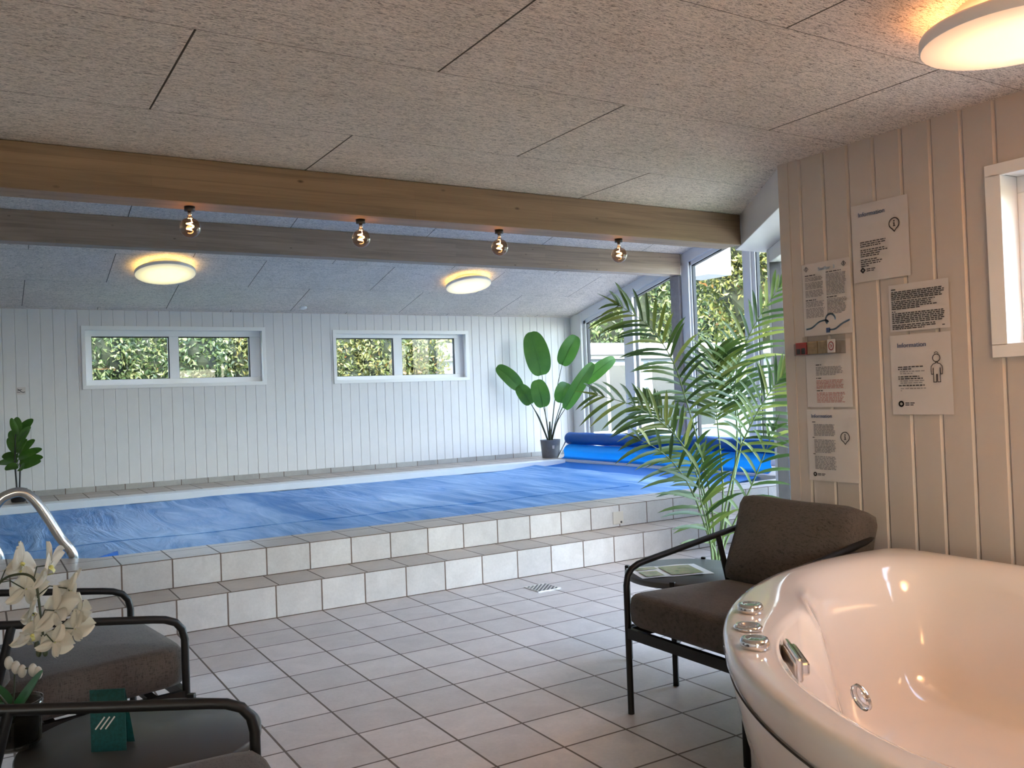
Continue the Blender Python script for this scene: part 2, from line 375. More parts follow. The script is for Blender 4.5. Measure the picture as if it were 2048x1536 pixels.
# pool platform: two tiled steps, deck around the pool
HR = 0.1913
mb = MB()
mb.cur = 0; mb.add([(XL,0,0),(X1,0,0),(X1,0,HR),(XL,0,HR)], [(0,1,2,3)])
mb.cur = 1; mb.add([(XL,0,HR),(X1,0,HR),(X1,0.331,HR),(XL,0.331,HR)], [(0,1,2,3)])
mb.cur = 2; mb.add([(XL,0.331,HR),(X1,0.331,HR),(X1,0.331,ZD),(XL,0.331,ZD)], [(0,1,2,3)])
structure(mb.build('step', [MT['riser_tile'], MT['tread_tile'], MT['upper_riser_tile']]))
POOL = [(-0.62,0.71),(5.55,0.71),(5.55,4.62),(-2.3,4.62),(-2.3,2.25),(-1.75,1.62)]
mb = MB(); mb.poly([(XL,0.331),(X1,0.331),(X1,YB),(XL,YB)], [POOL], lambda a,b: (a,b,ZD))
structure(mb.build('floor_deck', MT['deck_tile']))
mb = MB()
for i in range(len(POOL)):
    p, q = POOL[i], POOL[(i+1)%len(POOL)]
    mb.add([(p[0],p[1],-1.0),(q[0],q[1],-1.0),(q[0],q[1],ZD),(p[0],p[1],ZD)], [(3,2,1,0)])
mb.add([(*p,-1.0) for p in POOL], [tuple(range(len(POOL)))])
# white edge strip along the far side of the basin
mb.box(-2.3, 5.5, 4.40, 4.62, 0.30, ZD+0.006)
structure(mb.build('pool_basin_wall', MT['liner_white']))
mb = MB(); mb.box(XL, X1-0.12, YB-0.012, YB, ZD, ZD+0.062)
structure(mb.build('baseboard_back', MT['skirting_tile']))

# boarded walls: flat boards with V grooves, cut round the window openings
def boards(mb, a0, a1, pitch, z0, z1f, holes, P, phase=0.0, g=0.0055, d=0.006):
    edges = set([a0, a1]); k = math.floor((a0-phase)/pitch)
    grooves = []
    while phase+k*pitch < a1+pitch:
        x = phase+k*pitch
        if a0 < x < a1: grooves.append(x); edges |= {x-g, x, x+g}
        k += 1
    for h in holes: edges |= {h[0], h[1]}
    E = sorted(e for e in edges if a0 <= e <= a1)
    dep = lambda x: d if any(abs(x-gx) < 1e-6 for gx in grooves) else 0.0
    for u, v in zip(E, E[1:]):
        if v-u < 1e-6: continue
        zs = [(z0, None)]; mid = (u+v)/2
        segs = [[z0, None]]
        for h in holes:
            if h[0] <= mid <= h[1]: segs = [[z0, h[2]], [h[3], None]]
        for s0, s1 in segs:
            t0 = z1f(u) if s1 is None else s1; t1 = z1f(v) if s1 is None else s1
            mb.add([P(u,s0,dep(u)),P(v,s0,dep(v)),P(v,t1,dep(v)),P(u,t0,dep(u))], [(0,1,2,3)])
W1 = (-0.165, 1.792, 1.528, 2.148); W2 = (2.722, 4.602, 1.518, 2.118)
W3 = (-5.2, -3.375, 1.372, 1.982)     # right wall, in y
mb = MB()
boards(mb, XL, X1-0.02, 0.1204, ZD+0.05, lambda x: ZBK+0.01, [W1, W2], lambda x,z,dd: (x, YB+dd, z), phase=-0.716)
xs = [XL-.1, W1[0], W1[1], W2[0], W2[1], X1+.1]
for i in range(5):
    xs = [XL-.1, W1[0]-.008, W1[1]+.008, W2[0]-.008, W2[1]+.008, X1+.1]
    if i in (1, 3):
        w = W1 if i == 1 else W2
        mb.box(xs[i], xs[i+1], YB+0.01, YB+0.17, -0.1, w[2]-.008); mb.box(xs[i], xs[i+1], YB+0.01, YB+0.17, w[3]+.008, ZBK+0.1)
    else: mb.box(xs[i], xs[i+1], YB+0.01, YB+0.17, -0.1, ZBK+0.1)
structure(mb.build('wall_back', MT['white_paint']))
mb = MB()
boards(mb, YR, -2.40, 0.1225, 0.0, lambda y: ZLOW+0.01, [W3], lambda y,z,dd: (X2+dd, y, z), phase=-2.502, g=.009, d=.009)
mb.box(X2+0.012, X2+0.15, YR-.1, W3[0]-.008, -.05, ZLOW+.1); mb.box(X2+0.012, X2+0.15, W3[1]+.008, -2.392, -.05, ZLOW+.1)
mb.box(X2+0.012, X2+0.15, W3[0]-.008, W3[1]+.008, -.05, W3[2]-.008); mb.box(X2+0.012, X2+0.15, W3[0]-.008, W3[1]+.008, W3[3]+.008, ZLOW+.1)
mb.box(X2-0.004, X2+0.15, -2.440, -2.385, 0, ZLOW)           # corner board
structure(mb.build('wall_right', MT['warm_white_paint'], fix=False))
mb = MB(); mb.box(XL-.12, XL, YR-.1, YB+.1, -.1, 3.4); structure(mb.build('wall_left', MT['white_paint']))
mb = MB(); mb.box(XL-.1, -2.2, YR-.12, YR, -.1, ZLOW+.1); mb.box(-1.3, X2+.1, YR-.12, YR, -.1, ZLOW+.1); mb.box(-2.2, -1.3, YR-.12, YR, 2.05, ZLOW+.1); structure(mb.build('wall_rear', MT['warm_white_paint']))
mb = MB()
for x in (-2.2,-1.38): mb.box(x,x+.08,YR-.10,YR-.03,0,2.05)
mb.box(-2.12,-1.38,YR-.10,YR-.03,1.97,2.05); mb.box(-2.12,-1.38,YR-.10,YR-.03,0,.09)
dr_ = structure(mb.build('added_door_1', MT['white_frame'], bevel=0.004), 'added glazed door behind the camera for daylight', 'door')  # unseen door added so that daylight reaches the low room from behind
for x in (-2.12,):
    mb = MB(); mb.box(x,x+.74,YR-.07,YR-.064,.09,1.97); mb.build('pane', MT['glass'], dr_)
mb = MB()
mb.box(3.03, X1+.05, -1.465, YF, -.05, 2.45); mb.box(XL-.1, 3.03, -1.465, YF, ZLOW+0.02, 2.45)
structure(mb.build('wall_front', MT['white_paint']))

# ceilings: wood-wool panels with bevelled short joints
def ceiling(name, rows, P, mats):
    mb = MB(); mb.cur = 0
    e = 0.0032; dp = 0.006; el = 0.0012
    for (y0, y1, joints) in rows:
        for x0, x1 in zip(joints, joints[1:]):
            A = [(x0,y0,dp),(x1,y0,dp),(x1,y1,dp),(x0,y1,dp)]; B = [(x0+e,y0+el,0),(x1-e,y0+el,0),(x1-e,y1-el,0),(x0+e,y1-el,0)]
            mb.cur = 0; mb.add([P(*p) for p in B], [(3,2,1,0)])
            mb.cur = 1; mb.add([P(*p) for p in A+B], [(0,3,7,4),(1,0,4,5),(2,1,5,6),(3,2,6,7)])
    return mb, mats
PW = 1.446
def joints(a, x0, x1):
    k = math.floor((x0-a)/PW); L = [x0]; k += 1
    while a+k*PW < x1-0.02:
        if a+k*PW > x0+0.02: L.append(a+k*PW)
        k += 1
    return L+[x1]
rows = []; y = -1.352; i = 0
while y > YR-.1:
    xr = 2.95 if y > -2.0 else (2.42 if y > -2.7 else X2+.05)
    rows.append((max(y-0.7025, YR-.1), y, joints(0.025 if i % 2 == 0 else 0.755, XL-.05, xr))); y -= 0.7025; i += 1
mb, mm = ceiling('ceiling', rows, lambda x,y,d: (x, y, ZLOW+d), None)
mb.cur = 1; mb.box(XL-.1, X2+.15, YR-.1, -2.7, ZLOW+.012, ZLOW+.12); mb.prism([(XL-.1,-2.75),(X2+.1,-2.75),(2.18,-2.52),(3.05,-1.38),(XL-.1,-1.38)], ZLOW+.012, ZLOW+.12)
structure(mb.build('ceiling_low', [MT['wool'], MT['panel_joint']]))
rows = []; y = 5.305+0.745; i = 0
while y > YRID+0.01:
    y1 = min(y, YB+.02); y0 = max(y-0.745, YRID)
    if y1 > y0: rows.append((y0, y1, joints(-0.03 if i % 2 == 0 else -0.765, XL-.05, X1)))
    y -= 0.745; i += 1
mb, mm = ceiling('ceiling', rows, lambda x,y,d: (x, y, zroof(y)+d), None)
rows = []; y = YRID; i = 0
while y > -1.45:
    rows.append((max(y-0.745,-1.46), y, joints(-0.03 if i % 2 == 0 else -0.765, XL-.05, X1))); y -= 0.745; i += 1
m2, mm = ceiling('ceiling', rows, lambda x,y,d: (x, y, zroof(y)+d), None)
n0 = len(mb.v); mb.v += m2.v; mb.f += [[n0+q for q in f] for f in m2.f]; mb.mi += m2.mi; mb.sm += m2.sm
mb.cur = 1
mb.prism_x([(YB+.3, zroof(YB+.3)+.012),(YRID, zroof(YRID)+.012),(-1.8, zroof(-1.8)+.012),(-1.8, zroof(-1.8)+.14),(YRID, zroof(YRID)+.14),(YB+.3, zroof(YB+.3)+.14)], XL-.1, X1+0.10)
structure(mb.build('ceiling', [MT['wool'], MT['panel_joint']]))

# timber beams
mb = MB(); mb.box(XL, 2.622, -1.515, YF, ZBEAM, ZLOW-0.001)
tag(mb.build('timber_beam', MT['timber'], bevel=0.004), 'long knotty timber beam at the edge of the low ceiling with bulbs under it', 'beam')
mb = MB(); zb2 = 2.668
mb.prism_x([(2.995,zb2),(3.155,zb2),(3.155,zroof(3.155)-.003),(2.995,zroof(2.995)-.003)], XL, X1-0.10)
tag(mb.build('timber_beam', MT['pale_timber'], bevel=0.004), 'pale timber beam below the sloping ceiling behind the bulbs', 'beam')

# slanting end of the low ceiling: boxed lintel and the glazed bay under it
dd_ = Vector((0.607,0.795,0)); nn = Vector((0.795,-0.607,0))
A = Vector((1.9465,-2.40,0)); B = Vector((2.624,-1.513,0))
Ao = A+nn*0.235; So = Vector((3.02,-1.365,0))
mb = MB(); mb.prism([(A.x,A.y),(Ao.x,Ao.y),(So.x,So.y),(2.73,-1.366),(B.x,B.y)], ZBEAM, ZLOW+.005)
structure(mb.build('trim_1', MT['white_paint'], bevel=0.003))
def bay(t): p = A+nn*0.225+dd_*t; return (p.x, p.y)
mb = MB()
LB = 1.33
for t in (0.05, LB): mb.obox((*bay(t),0), dd_, nn, 0.045, 0.035, 0.0, ZBEAM-.001)
mb.obox((*bay(LB/2+.02),0), dd_, nn, LB/2, 0.035, ZBEAM-.085, ZBEAM-.001); mb.obox((*bay(LB/2+.02),0), dd_, nn, LB/2, 0.035, 0.0, 0.10)
fr = structure(mb.build('window_5', MT['white_frame'], bevel=0.004), 'narrow glazed bay seen edge-on behind the palm', 'window')
mb = MB()
for t, w in ((LB-.050,.005),(0.10,.005)): mb.obox((*bay(t),0), dd_, nn, w, 0.037, 0.10, ZBEAM-.085)
mb.build('gasket', MT['gasket'], fr)
mb = MB(); mb.obox((*bay(LB/2+.02),0), dd_, nn, LB/2-.05, 0.006, 0.10, ZBEAM-.085); mb.build('pane', MT['glass'], fr)

# windows in the back wall: trim, sash frame, two panes
def back_window(name, w, outer, panes, label):
    x0,x1,z0,z1 = w; X0,Xb,Z0,Z1 = outer
    mb = MB(); mb.cur = 0; y0, y1 = YB-0.014, YB+0.005
    for (a,b,c,d) in ((X0,Xb,z1-.006,Z1),(X0,Xb,Z0,z0+.006),(X0,x0+.006,z0+.006,z1-.006),(x1-.006,Xb,z0+.006,z1-.006)): mb.box(a,b,y0,y1,c,d)
    for (a,b,c,d) in ((x0,x1,z1,z1+.012),(x0,x1,z0-.012,z0),(x0-.012,x0,z0-.012,z1+.012),(x1,x1+.012,z0-.012,z1+.012)): mb.box(a,b,YB,YB+.15,c,d)
    o = structure(mb.build(name, MT['white_frame'], bevel=0.002), label, 'window')
    mb = MB(); yg0, yg1 = YB+0.085, YB+0.135
    (a,b),(c,d) = panes['x']; e,f = panes['z']
    for q in ((x0,x1,f,z1),(x0,x1,z0,e),(x0,a,e,f),(b,c,e,f),(d,x1,e,f)): mb.box(q[0],q[1],yg0,yg1,q[2],q[3])
    mb.build('window_frame', MT['white_frame'], o, bevel=0.003)
    for u, v in panes['x']:
        mb = MB()
        for q in ((u,v,f-.012,f),(v-.012,v,e,f),(u,v,e,e+.004),(u,u+.004,e,f)): mb.box(q[0],q[1],yg0+.006,yg1-.01,q[2],q[3])
        mb.build('gasket', MT['gasket'], o)
        mb = MB(); mb.box(u,v,yg0+.022,yg0+.028,e,f); mb.build('pane', MT['glass'], o)
back_window('window_1', W1, (-0.200,1.828,1.490,2.188), {'x':((-0.089,0.731),(0.837,1.661)),'z':(1.593,2.078)}, 'left one of two wide low windows in the white boarded back wall')
back_window('window_2', W2, (2.686,4.642,1.480,2.160), {'x':((2.743,3.556),(3.679,4.470)),'z':(1.572,2.064)}, 'right one of two wide low windows in the white boarded back wall')
# right wall window
y0,y1,z0,z1 = W3
mb = MB()
for (a,b,c,d) in ((y0-.05,y1+.05,z1-.006,z1+.038),(y0-.05,y1+.05,z0-.042,z0+.006),(y0-.05,y0+.006,z0,z1),(y1-.006,y1+.05,z0,z1)): mb.box(X2-.016,X2+.004,a,b,c,d)
for (a,b,c,d) in ((y0,y1,z1,z1+.012),(y0,y1,z0-.012,z0),(y0-.012,y0,z0,z1),(y1,y1+.012,z0,z1)): mb.box(X2,X2+.16,a,b,c,d)
w = structure(mb.build('window_4', MT['white_frame'], bevel=0.002), 'white trimmed window in the right wall above the bathtub', 'window')
mb = MB()
for (a,b,c,d) in ((y0,y1,z1-.06,z1),(y0,y1,z0,z0+.06),(y0,y0+.06,z0+.06,z1-.06),(y1-.06,y1,z0+.06,z1-.06),((y0+y1)/2-.04,(y0+y1)/2+.04,z0+.06,z1-.06)): mb.box(X2+.10,X2+.15,a,b,c,d)
mb.build('window_frame', MT['white_frame'], w, bevel=0.003)
for a, b in ((y0+.06,(y0+y1)/2-.04),((y0+y1)/2+.04,y1-.06)):
    mb = MB(); mb.box(X2+.12,X2+.127,a,b,z0+.06,z1-.06); mb.build('pane', MT['glass'], w)

# glazed gable wall
ZS = 0.43
def zh(y): return zroof(y)-0.135
mb = MB()
mb.box(X1-.09, X1+.06, YF, YB, -.05, ZS)                                      # sill wall
mb.box(X1-.09, X1+.06, 5.13, YB, ZS, zroof(YB)+.03)                           # corner board
for ya, yb in ((YB, YRID), (YRID, YF)):                                       # sloping head boards
    mb.prism_x([(ya,zh(ya)),(yb,zh(yb)),(yb,zroof(yb)+.01),(ya,zroof(ya)+.01)], X1-.07, X1+.06)
structure(mb.build('wall_gable', MT['white_frame'], bevel=0.004))
mb = MB(); mb.box(X1-.11, X1+.03, 3.035, 3.19, ZD, zb2); structure(mb.build('trim_2', MT['grey_wood_paint'], bevel=0.006))
fields = [(5.12,4.10),(4.055,3.20),(2.925,1.99),(1.90,0.95),(0.86,-0.10),(-0.19,-1.30)]
mb = MB(); mb.box(X1-.07,X1+.05,4.055-.06,4.10+.09,ZS,zh(4.08)+.02); mb.box(X1-.07,X1+.05,2.90,3.03,ZS,zh(3.0)+.02)
for yc in (1.945,0.905,-0.145): mb.box(X1-.07,X1+.05,yc-.045,yc+.045,ZS,zh(yc)+.02)
g = structure(mb.build('window_3', MT['white_frame'], bevel=0.004), 'tall glazed gable looking out on trees at the right end of the pool', 'window')
for ya, yb in fields:
    mb = MB(); sw = .05
    pts = [(ya,zh(ya)),(yb,zh(yb))]
    if ya > YRID > yb: pts = [(ya,zh(ya)),(YRID,zh(YRID)),(yb,zh(yb))]
    for (p, q) in zip(pts, pts[1:]): mb.prism_x([(p[0],p[1]-sw),(q[0],q[1]-sw),(q[0],q[1]),(p[0],p[1])], X1-.045, X1+.03)
    mb.box(X1-.045,X1+.03,yb,ya,ZS,ZS+sw)
    mb.prism_x([(ya,ZS),(ya,zh(ya)),(ya-sw,zh(ya-sw)),(ya-sw,ZS)], X1-.045, X1+.03); mb.prism_x([(yb,ZS),(yb,zh(yb)),(yb+sw,zh(yb+sw)),(yb+sw,ZS)], X1-.045, X1+.03)
    mb.build('sash_frame', MT['white_frame'], g, bevel=0.003)
    mb = MB(); mb.prism_x([(yb+sw,ZS),(yb+sw,zh(yb+sw)-sw),(yb+sw+.012,zh(yb+sw)-sw),(yb+sw+.012,ZS)], X1-.030, X1+.02)
    mb.prism_x([(ya-sw,ZS),(ya-sw,zh(ya-sw)-sw),(ya-sw-.012,zh(ya-sw)-sw),(ya-sw-.012,ZS)], X1-.030, X1+.02)
    for (p, q) in zip(pts, pts[1:]): mb.prism_x([(p[0],p[1]-sw-.012),(q[0],q[1]-sw-.012),(q[0],q[1]-sw),(p[0],p[1]-sw)], X1-.030, X1+.02)
    mb.build('gasket', MT['gasket'], g)
    mb = MB(); mb.prism_x([(ya-sw,ZS+sw)]+[(p[0],p[1]-sw) for p in ([(ya-sw,zh(ya-sw))]+pts[1:-1]+[(yb+sw,zh(yb+sw))])]+[(yb+sw,ZS+sw)], X1-.008, X1-.002)
    mb.build('pane', MT['glass'], g)
# white eave box outside the gable
mb = MB(); mb.box(6.95, 7.35, 3.10, 3.62, 2.72, 3.12)
structure(mb.build('trim_3', MT['fascia_white']))

# ------------------------------------------------------------------ outdoors
mb = MB(); mb.box(-40, 60, YB+.2, 70, -0.12, -0.04); mb.box(X1+.15, 60, -40, YB+.2, -0.12, -0.04); mb.box(X2+.2, X1+.15, -40, -1.5, -0.14, -0.05)
mb.box(-40, X2+.1, -40, YR-.13, -.14, -.05)
structure(mb.build('ground', MT['grass']))
mb = MB(); mb.box(X1+.2, 13.5, -6, 11.6, -.06, -.015); mb.box(X2+.2, X1+.2, -6, -2.62, -.06, -.015); structure(mb.build('ground_bounce_paving', MT['bounce_paving']))  # light paving added to bounce daylight indoors
def foliage(mb, c, rx, ry, rz, n, size, rnd):
    for k in range(n):
        u = rnd.uniform(-1,1); a = rnd.uniform(0, 2*PI); q = math.sqrt(1-u*u); r = rnd.uniform(0.62,1.05)
        r *= 0.86+0.16*math.sin(5*a+3*u)+0.10*math.sin(9*u+4*a)
        p = Vector((c[0]+rx*r*q*math.cos(a), c[1]+ry*r*q*math.sin(a), c[2]+rz*r*u))
        if p.z < 0.05: p.z = 0.05+rnd.random()*0.3
        d = Vector((rnd.gauss(0,1), rnd.gauss(0,1), rnd.gauss(0,1)-0.5)).normalized(); s = d.orthogonal().normalized()
        s = (Matrix.Rotation(rnd.uniform(0,PI), 3, d) @ s)
        h = size*rnd.uniform(0.6,1.3); w = h*0.5; nrm = d.cross(s)*w*0.25
        mb.add([p, p+d*h*0.5+s*w*0.5+nrm, p+d*h, p+d*h*0.5-s*w*0.5+nrm], [(0,1,2,3)])
def tree(name, label, cat, loc, blobs, n, size, mat, group, seed, trunk=0.09):
    rnd = random.Random(seed); t = thing(name, label, cat, loc, 0, group)
    mb = MB(); tot = sum(b[3]*b[4]+b[4]*b[5]+b[3]*b[5] for b in blobs)
    for b in blobs: foliage(mb, b[:3], b[3], b[4], b[5], int(n*(b[3]*b[4]+b[4]*b[5]+b[3]*b[5])/tot), size, rnd)
    for b in blobs:                                # solid dark shell added for the shaded inside of the crown
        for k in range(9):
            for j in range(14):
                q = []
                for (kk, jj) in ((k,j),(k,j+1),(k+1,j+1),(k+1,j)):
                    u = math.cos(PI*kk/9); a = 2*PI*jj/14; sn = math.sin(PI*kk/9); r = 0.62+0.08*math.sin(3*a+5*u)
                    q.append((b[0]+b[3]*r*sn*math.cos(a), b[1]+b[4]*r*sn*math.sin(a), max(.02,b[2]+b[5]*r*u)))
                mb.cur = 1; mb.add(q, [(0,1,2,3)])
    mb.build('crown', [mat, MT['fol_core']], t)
    mb = MB(); top = max(b[2] for b in blobs)
    mb.tube([(0,0,-0.06),(0.03,0.02,top*0.5),(0,0,top)], [trunk,trunk*.8,trunk*.4], 8)
    for b in blobs: mb.tube([(0,0,max(0.15,b[2]*0.45)),((b[0])*.6,(b[1])*.6,b[2]*.8),(b[0],b[1],b[2])], [trunk*.5,trunk*.35,trunk*.15], 6)
    mb.build('trunk', MT['bark'], t); return t
BG = 'bushes seen through the back windows'
for k, (x, y, h, mat, lab) in enumerate([
    (0.1,8.6,2.9,'fol_green','green bush with an orange tint at left end behind the left back window'),
    (1.35,8.3,2.7,'fol_green','dense mixed green bush in the middle behind the left back window'),
    (2.6,8.7,2.9,'fol_yellow','pale yellow bush behind the right pane of the left back window'),
    (4.35,8.5,2.8,'fol_yellow','yellow bush behind the left pane of the right back window'),
    (5.35,9.0,2.9,'fol_yellow','golden bush beside the white flat roofed building, behind the right back window')]):
    tree('bush', lab, 'bush', (x,y,-0.05), [(0,0,h*.45,.70,.6,h*.45),(0.25,-.2,h*.75,.50,.5,h*.28),(-.3,.1,h*.7,.50,.5,h*.3)], 11000, 0.085, MT[mat], BG, 20+k, 0.05)
tree('tree', 'dark tree closing the view behind the bushes of the left back window', 'tree', (0.6,12.2,-.05), [(0,0,2.4,2.2,1.2,2.2),(1.9,0,2.2,1.6,1,2.1)], 12000, 0.15, MT['fol_green'], 'trees beyond the windows', 31)
tree('tree', 'dark tree closing the view behind the bushes of the right back window', 'tree', (6.1,18.5,-.05), [(0,0,3.2,2.9,1.4,3.2),(2.6,.6,3.6,2.4,1.2,3.0)], 12000, 0.15, MT['fol_green'], 'trees beyond the windows', 32)
GT = 'trees beyond the windows'
for k, (x, y, h, r, mat, lab) in enumerate([
    (16.2,17.0,9.8,2.9,'fol_green','leafy green tree above the white flat roof, left of the grey gable post'),
    (22.4,15.4,11.2,3.2,'fol_yellow','tall yellow green tree right of the grey post in the gable glass'),
    (25.6,23.6,14.5,4.3,'fol_green','distant green tree in the gable glass, standing behind the nearer pair'),
    (10.4,18.6,8.6,2.6,'fol_yellow','yellowish tree rising behind the white building in the right back window')]):
    tree('tree', lab, 'tree', (x,y,-.05), [(0,0,h*.42,r*1.05,r*.8,h*.36),(.5,-.6,h*.66,r*.85,r*.7,h*.3),(-.9,.3,h*.62,r*.8,r*.7,h*.3),(.2,.2,h*.84,r*.6,r*.55,h*.2)], 34000, 0.20, MT[mat], GT, 40+k, 0.16)

# low white building beyond the garden
t = thing('garden_building', 'low white flat roofed building across the garden outside', 'building', (7.4,12.0,-.05))
mb = MB(); mb.box(0.3,11.0,0.05,2.2,0,2.13); mb.build('wall', MT['pale_boards'], t)
mb = MB(); mb.box(0,11.2,-.25,2.4,2.22,2.47); mb.box(0.1,11.1,-.12,2.3,2.10,2.19); mb.build('roof_fascia', MT['fascia_white'], t)
mb = MB(); mb.box(0,11.2,-.25,2.4,2.19,2.22); mb.box(.05,11.15,-.2,2.35,2.47,2.49); mb.build('roof', MT['roof_felt'], t)
for x in (3.7, 6.2):
    mb = MB(); mb.box(x,x+2.3,0.0,0.06,0.25,2.02)
    f = mb.build('window', MT['fascia_white'], t)
    for q in (x+.08, x+1.2):
        mb = MB(); mb.box(q,q+1.02,-.012,0.01,0.33,1.94); mb.build('window_pane', MT['dark_glass'], f)

# ------------------------------------------------------------------ pool things
# floating cover: flat on the water, rising to the roller at the right end
def cov(u, v):
    x = -2.24+u*(5.02+2.24); y = 0.74+v*(4.40-0.74)
    x0 = -2.24 if y > 2.3 else (-1.7-(y-1.62)*0.78 if y > 1.62 else -0.60-(y-0.71)*1.236)
    x = max(x, x0+0.012) if x < -0.4 else x
    z = 0.300+0.004*math.sin(5*x+2*y)+0.003*math.sin(11*y-3*x)
    if x > 4.5: z += 0.10*((x-4.5)/0.55)**2*0.35
    return (x, y, z)
mb = MB(); mb.smooth = True; mb.grid(cov, 120, 60)
cv = tag(mb.build('pool_cover', MT['cover']), 'blue plastic pool cover floating on the water', 'pool cover')
mb = MB(); mb.smooth = True
mb.grid(lambda u,v: (-0.60+0.16*u, 0.80+0.22*u+0.10*v, 0.312+0.03*math.sin(PI*v)), 6, 6); mb.build('flap', MT['cover_roll'], cv)
for yy, sx in ((1.75, 0.0),):
    mb = MB(); mb.tube([(x, yy+0.01*math.sin(3*x), 0.304+0.004*math.sin(5*x+2*yy)+0.003*math.sin(11*yy-3*x)) for x in [-1.7+0.1*k for k in range(62)]], 0.0028, 5)
    mb.build('welded_seam', MT['cover'], cv)
t = thing('cover_roller', 'reel with rolled up blue pool cover at right end of the pool', 'pool cover reel', (5.86,2.9,ZD))
Y0, Y1 = -1.84, 1.90
mb = MB(); rnd = random.Random(3)
mb.lathe([(0.0,Y0),(0.076,Y0),(0.084,Y0+.03)]+[(0.083+0.003*math.sin(k*1.7),Y0+.03+k*(Y1-Y0-.06)/30) for k in range(31)]+[(0.078,Y1),(0.0,Y1)], (0,0,0.262), 28, Matrix(((1,0,0),(0,0,1),(0,1,0))))
mb.build('rolled_cover', MT['cover_roll'], t)
prof = [(-0.03,0.185),(-0.10,0.178),(-0.145,0.150),(-0.165,0.105),(-0.15,0.055),(-0.16,0.015),(-0.26,-0.015),(-0.42,-0.035),(-0.62,-0.050),(-0.84,-0.056)]
pp = bez([(p[0],0,p[1]) for p in prof], 5)
mb = MB(); mb.smooth = True
mb.grid(lambda u,v: (pp[round(u*(len(pp)-1))].x+0.012*math.sin(7*v+5*u), Y0+.04+v*(Y1-Y0-.12)*(1.0), pp[round(u*(len(pp)-1))].z+0.004*math.sin(13*v)), len(pp)-1, 40)
mb.build('hanging_cover', MT['cover_backlit'], t)
for y in (Y0-.05, Y1+.05):
    mb = MB(); mb.tube([(-.16,y,0.0),(0,y,0.262),(.16,y,0.0)], 0.014, 10); mb.build('leg', MT['brushed_steel'], t)
mb = MB(); mb.tube([(0,Y0-.09,0.262),(0,Y1+.09,0.262)], 0.016, 10); mb.build('axle', MT['brushed_steel'], t)

t = thing('pool_ladder', 'chrome pool ladder handrails at near left corner of the pool', 'pool ladder', (-0.95,0.9,ZD))
arc = bez([(0.245,0.02,-0.30),(0.235,-0.07,-0.01),(0.159,-0.08,0.132),(0.102,-0.08,0.244),(0.048,-0.08,0.342),(0.0,-0.08,0.402),(-0.047,-0.08,0.425),(-0.10,-0.08,0.418),(-0.155,-0.08,0.385),(-0.22,-0.08,0.28),(-0.26,-0.08,0.14),(-0.27,-0.08,0.0)], 6)
for off in ((0,0,0),(-0.39,0.36,0)):
    mb = MB(); mb.tube([p+Vector(off) for p in arc], 0.029, 16); r = mb.build('handrail', MT['brushed_steel'], t)
    mb = MB(); mb.lathe([(0.030,0.001),(0.055,0.001),(0.055,0.010),(0.034,0.022)], (-0.27+off[0],-0.08+off[1],0), 20); mb.build('floor_flange', MT['brushed_steel'], r)
for z in (-0.42,-0.66):
    mb = MB(); mb.tube([(0.245,0.02,z+.12),(0.245-.39,0.02+.36,z+.12)], 0.025, 10); mb.build('rung', MT['brushed_steel'], t)

mb = MB(); mb.box(1.835,2.010,-.440,-.265,0.0005,0.004)
dr = tag(mb.build('floor_drain', MT['brushed_steel']), 'square metal drain grate set in the floor tiles near the step', 'drain')
mb = MB()
for i in range(10):
    for j in range(10):
        if (i+j) % 2 == 0: mb.box(1.843+i*.0161,1.843+i*.0161+.0135,-.433+j*.0161,-.433+j*.0161+.0135,0.0041,0.0046)
mb.build('grate_slots', MT['ink'], dr)
mb = MB(); mb.box(3.058,3.160,0.325,0.3305,0.214,0.312)
o = tag(mb.build('wall_plate', MT['box_beige'], bevel=0.003), 'small square beige cover plate on the upper pool step', 'cover plate')
mb = MB(); mb.lathe([(0.0,0.002),(0.009,0.002),(0.009,0.0)], (3.137,0.325,0.228), 12, Matrix(((1,0,0),(0,0,-1),(0,1,0)))); mb.build('screw', MT['ink'], o)
mb = MB(); mb.box(-0.836,-0.750,YB-.004,YB-.001,1.455,1.530)
o = tag(mb.build('pictogram_sign', MT['paper']), 'small white sign with a black diver figure on the back wall', 'sign')
mb = MB(); yy = YB-.0045
def stroke(mb, pts, w, P):                       # flat stroke in a wall plane
    for (a, b) in zip(pts, pts[1:]):
        d = Vector((b[0]-a[0], b[1]-a[1])); L = d.length
        if L < 1e-9: continue
        d /= L; nrm = Vector((-d[1], d[0]))*w/2; e = d*w*0.3
        mb.add([P(a[0]-e[0]+nrm[0],a[1]-e[1]+nrm[1]),P(a[0]-e[0]-nrm[0],a[1]-e[1]-nrm[1]),P(b[0]+e[0]-nrm[0],b[1]+e[1]-nrm[1]),P(b[0]+e[0]+nrm[0],b[1]+e[1]+nrm[1])], [(0,1,2,3)])
Pw = lambda a,b: (a, yy, b)
stroke(mb, [(-.826,1.512),(-.808,1.502),(-.790,1.482),(-.772,1.476),(-.757,1.481)], .007, Pw); stroke(mb, [(-.826,1.494),(-.810,1.500),(-.785,1.507)], .006, Pw); stroke(mb, [(-.830,1.478),(-.800,1.477)], .005, Pw)
mb.build('diver_figure', MT['ink'], o)

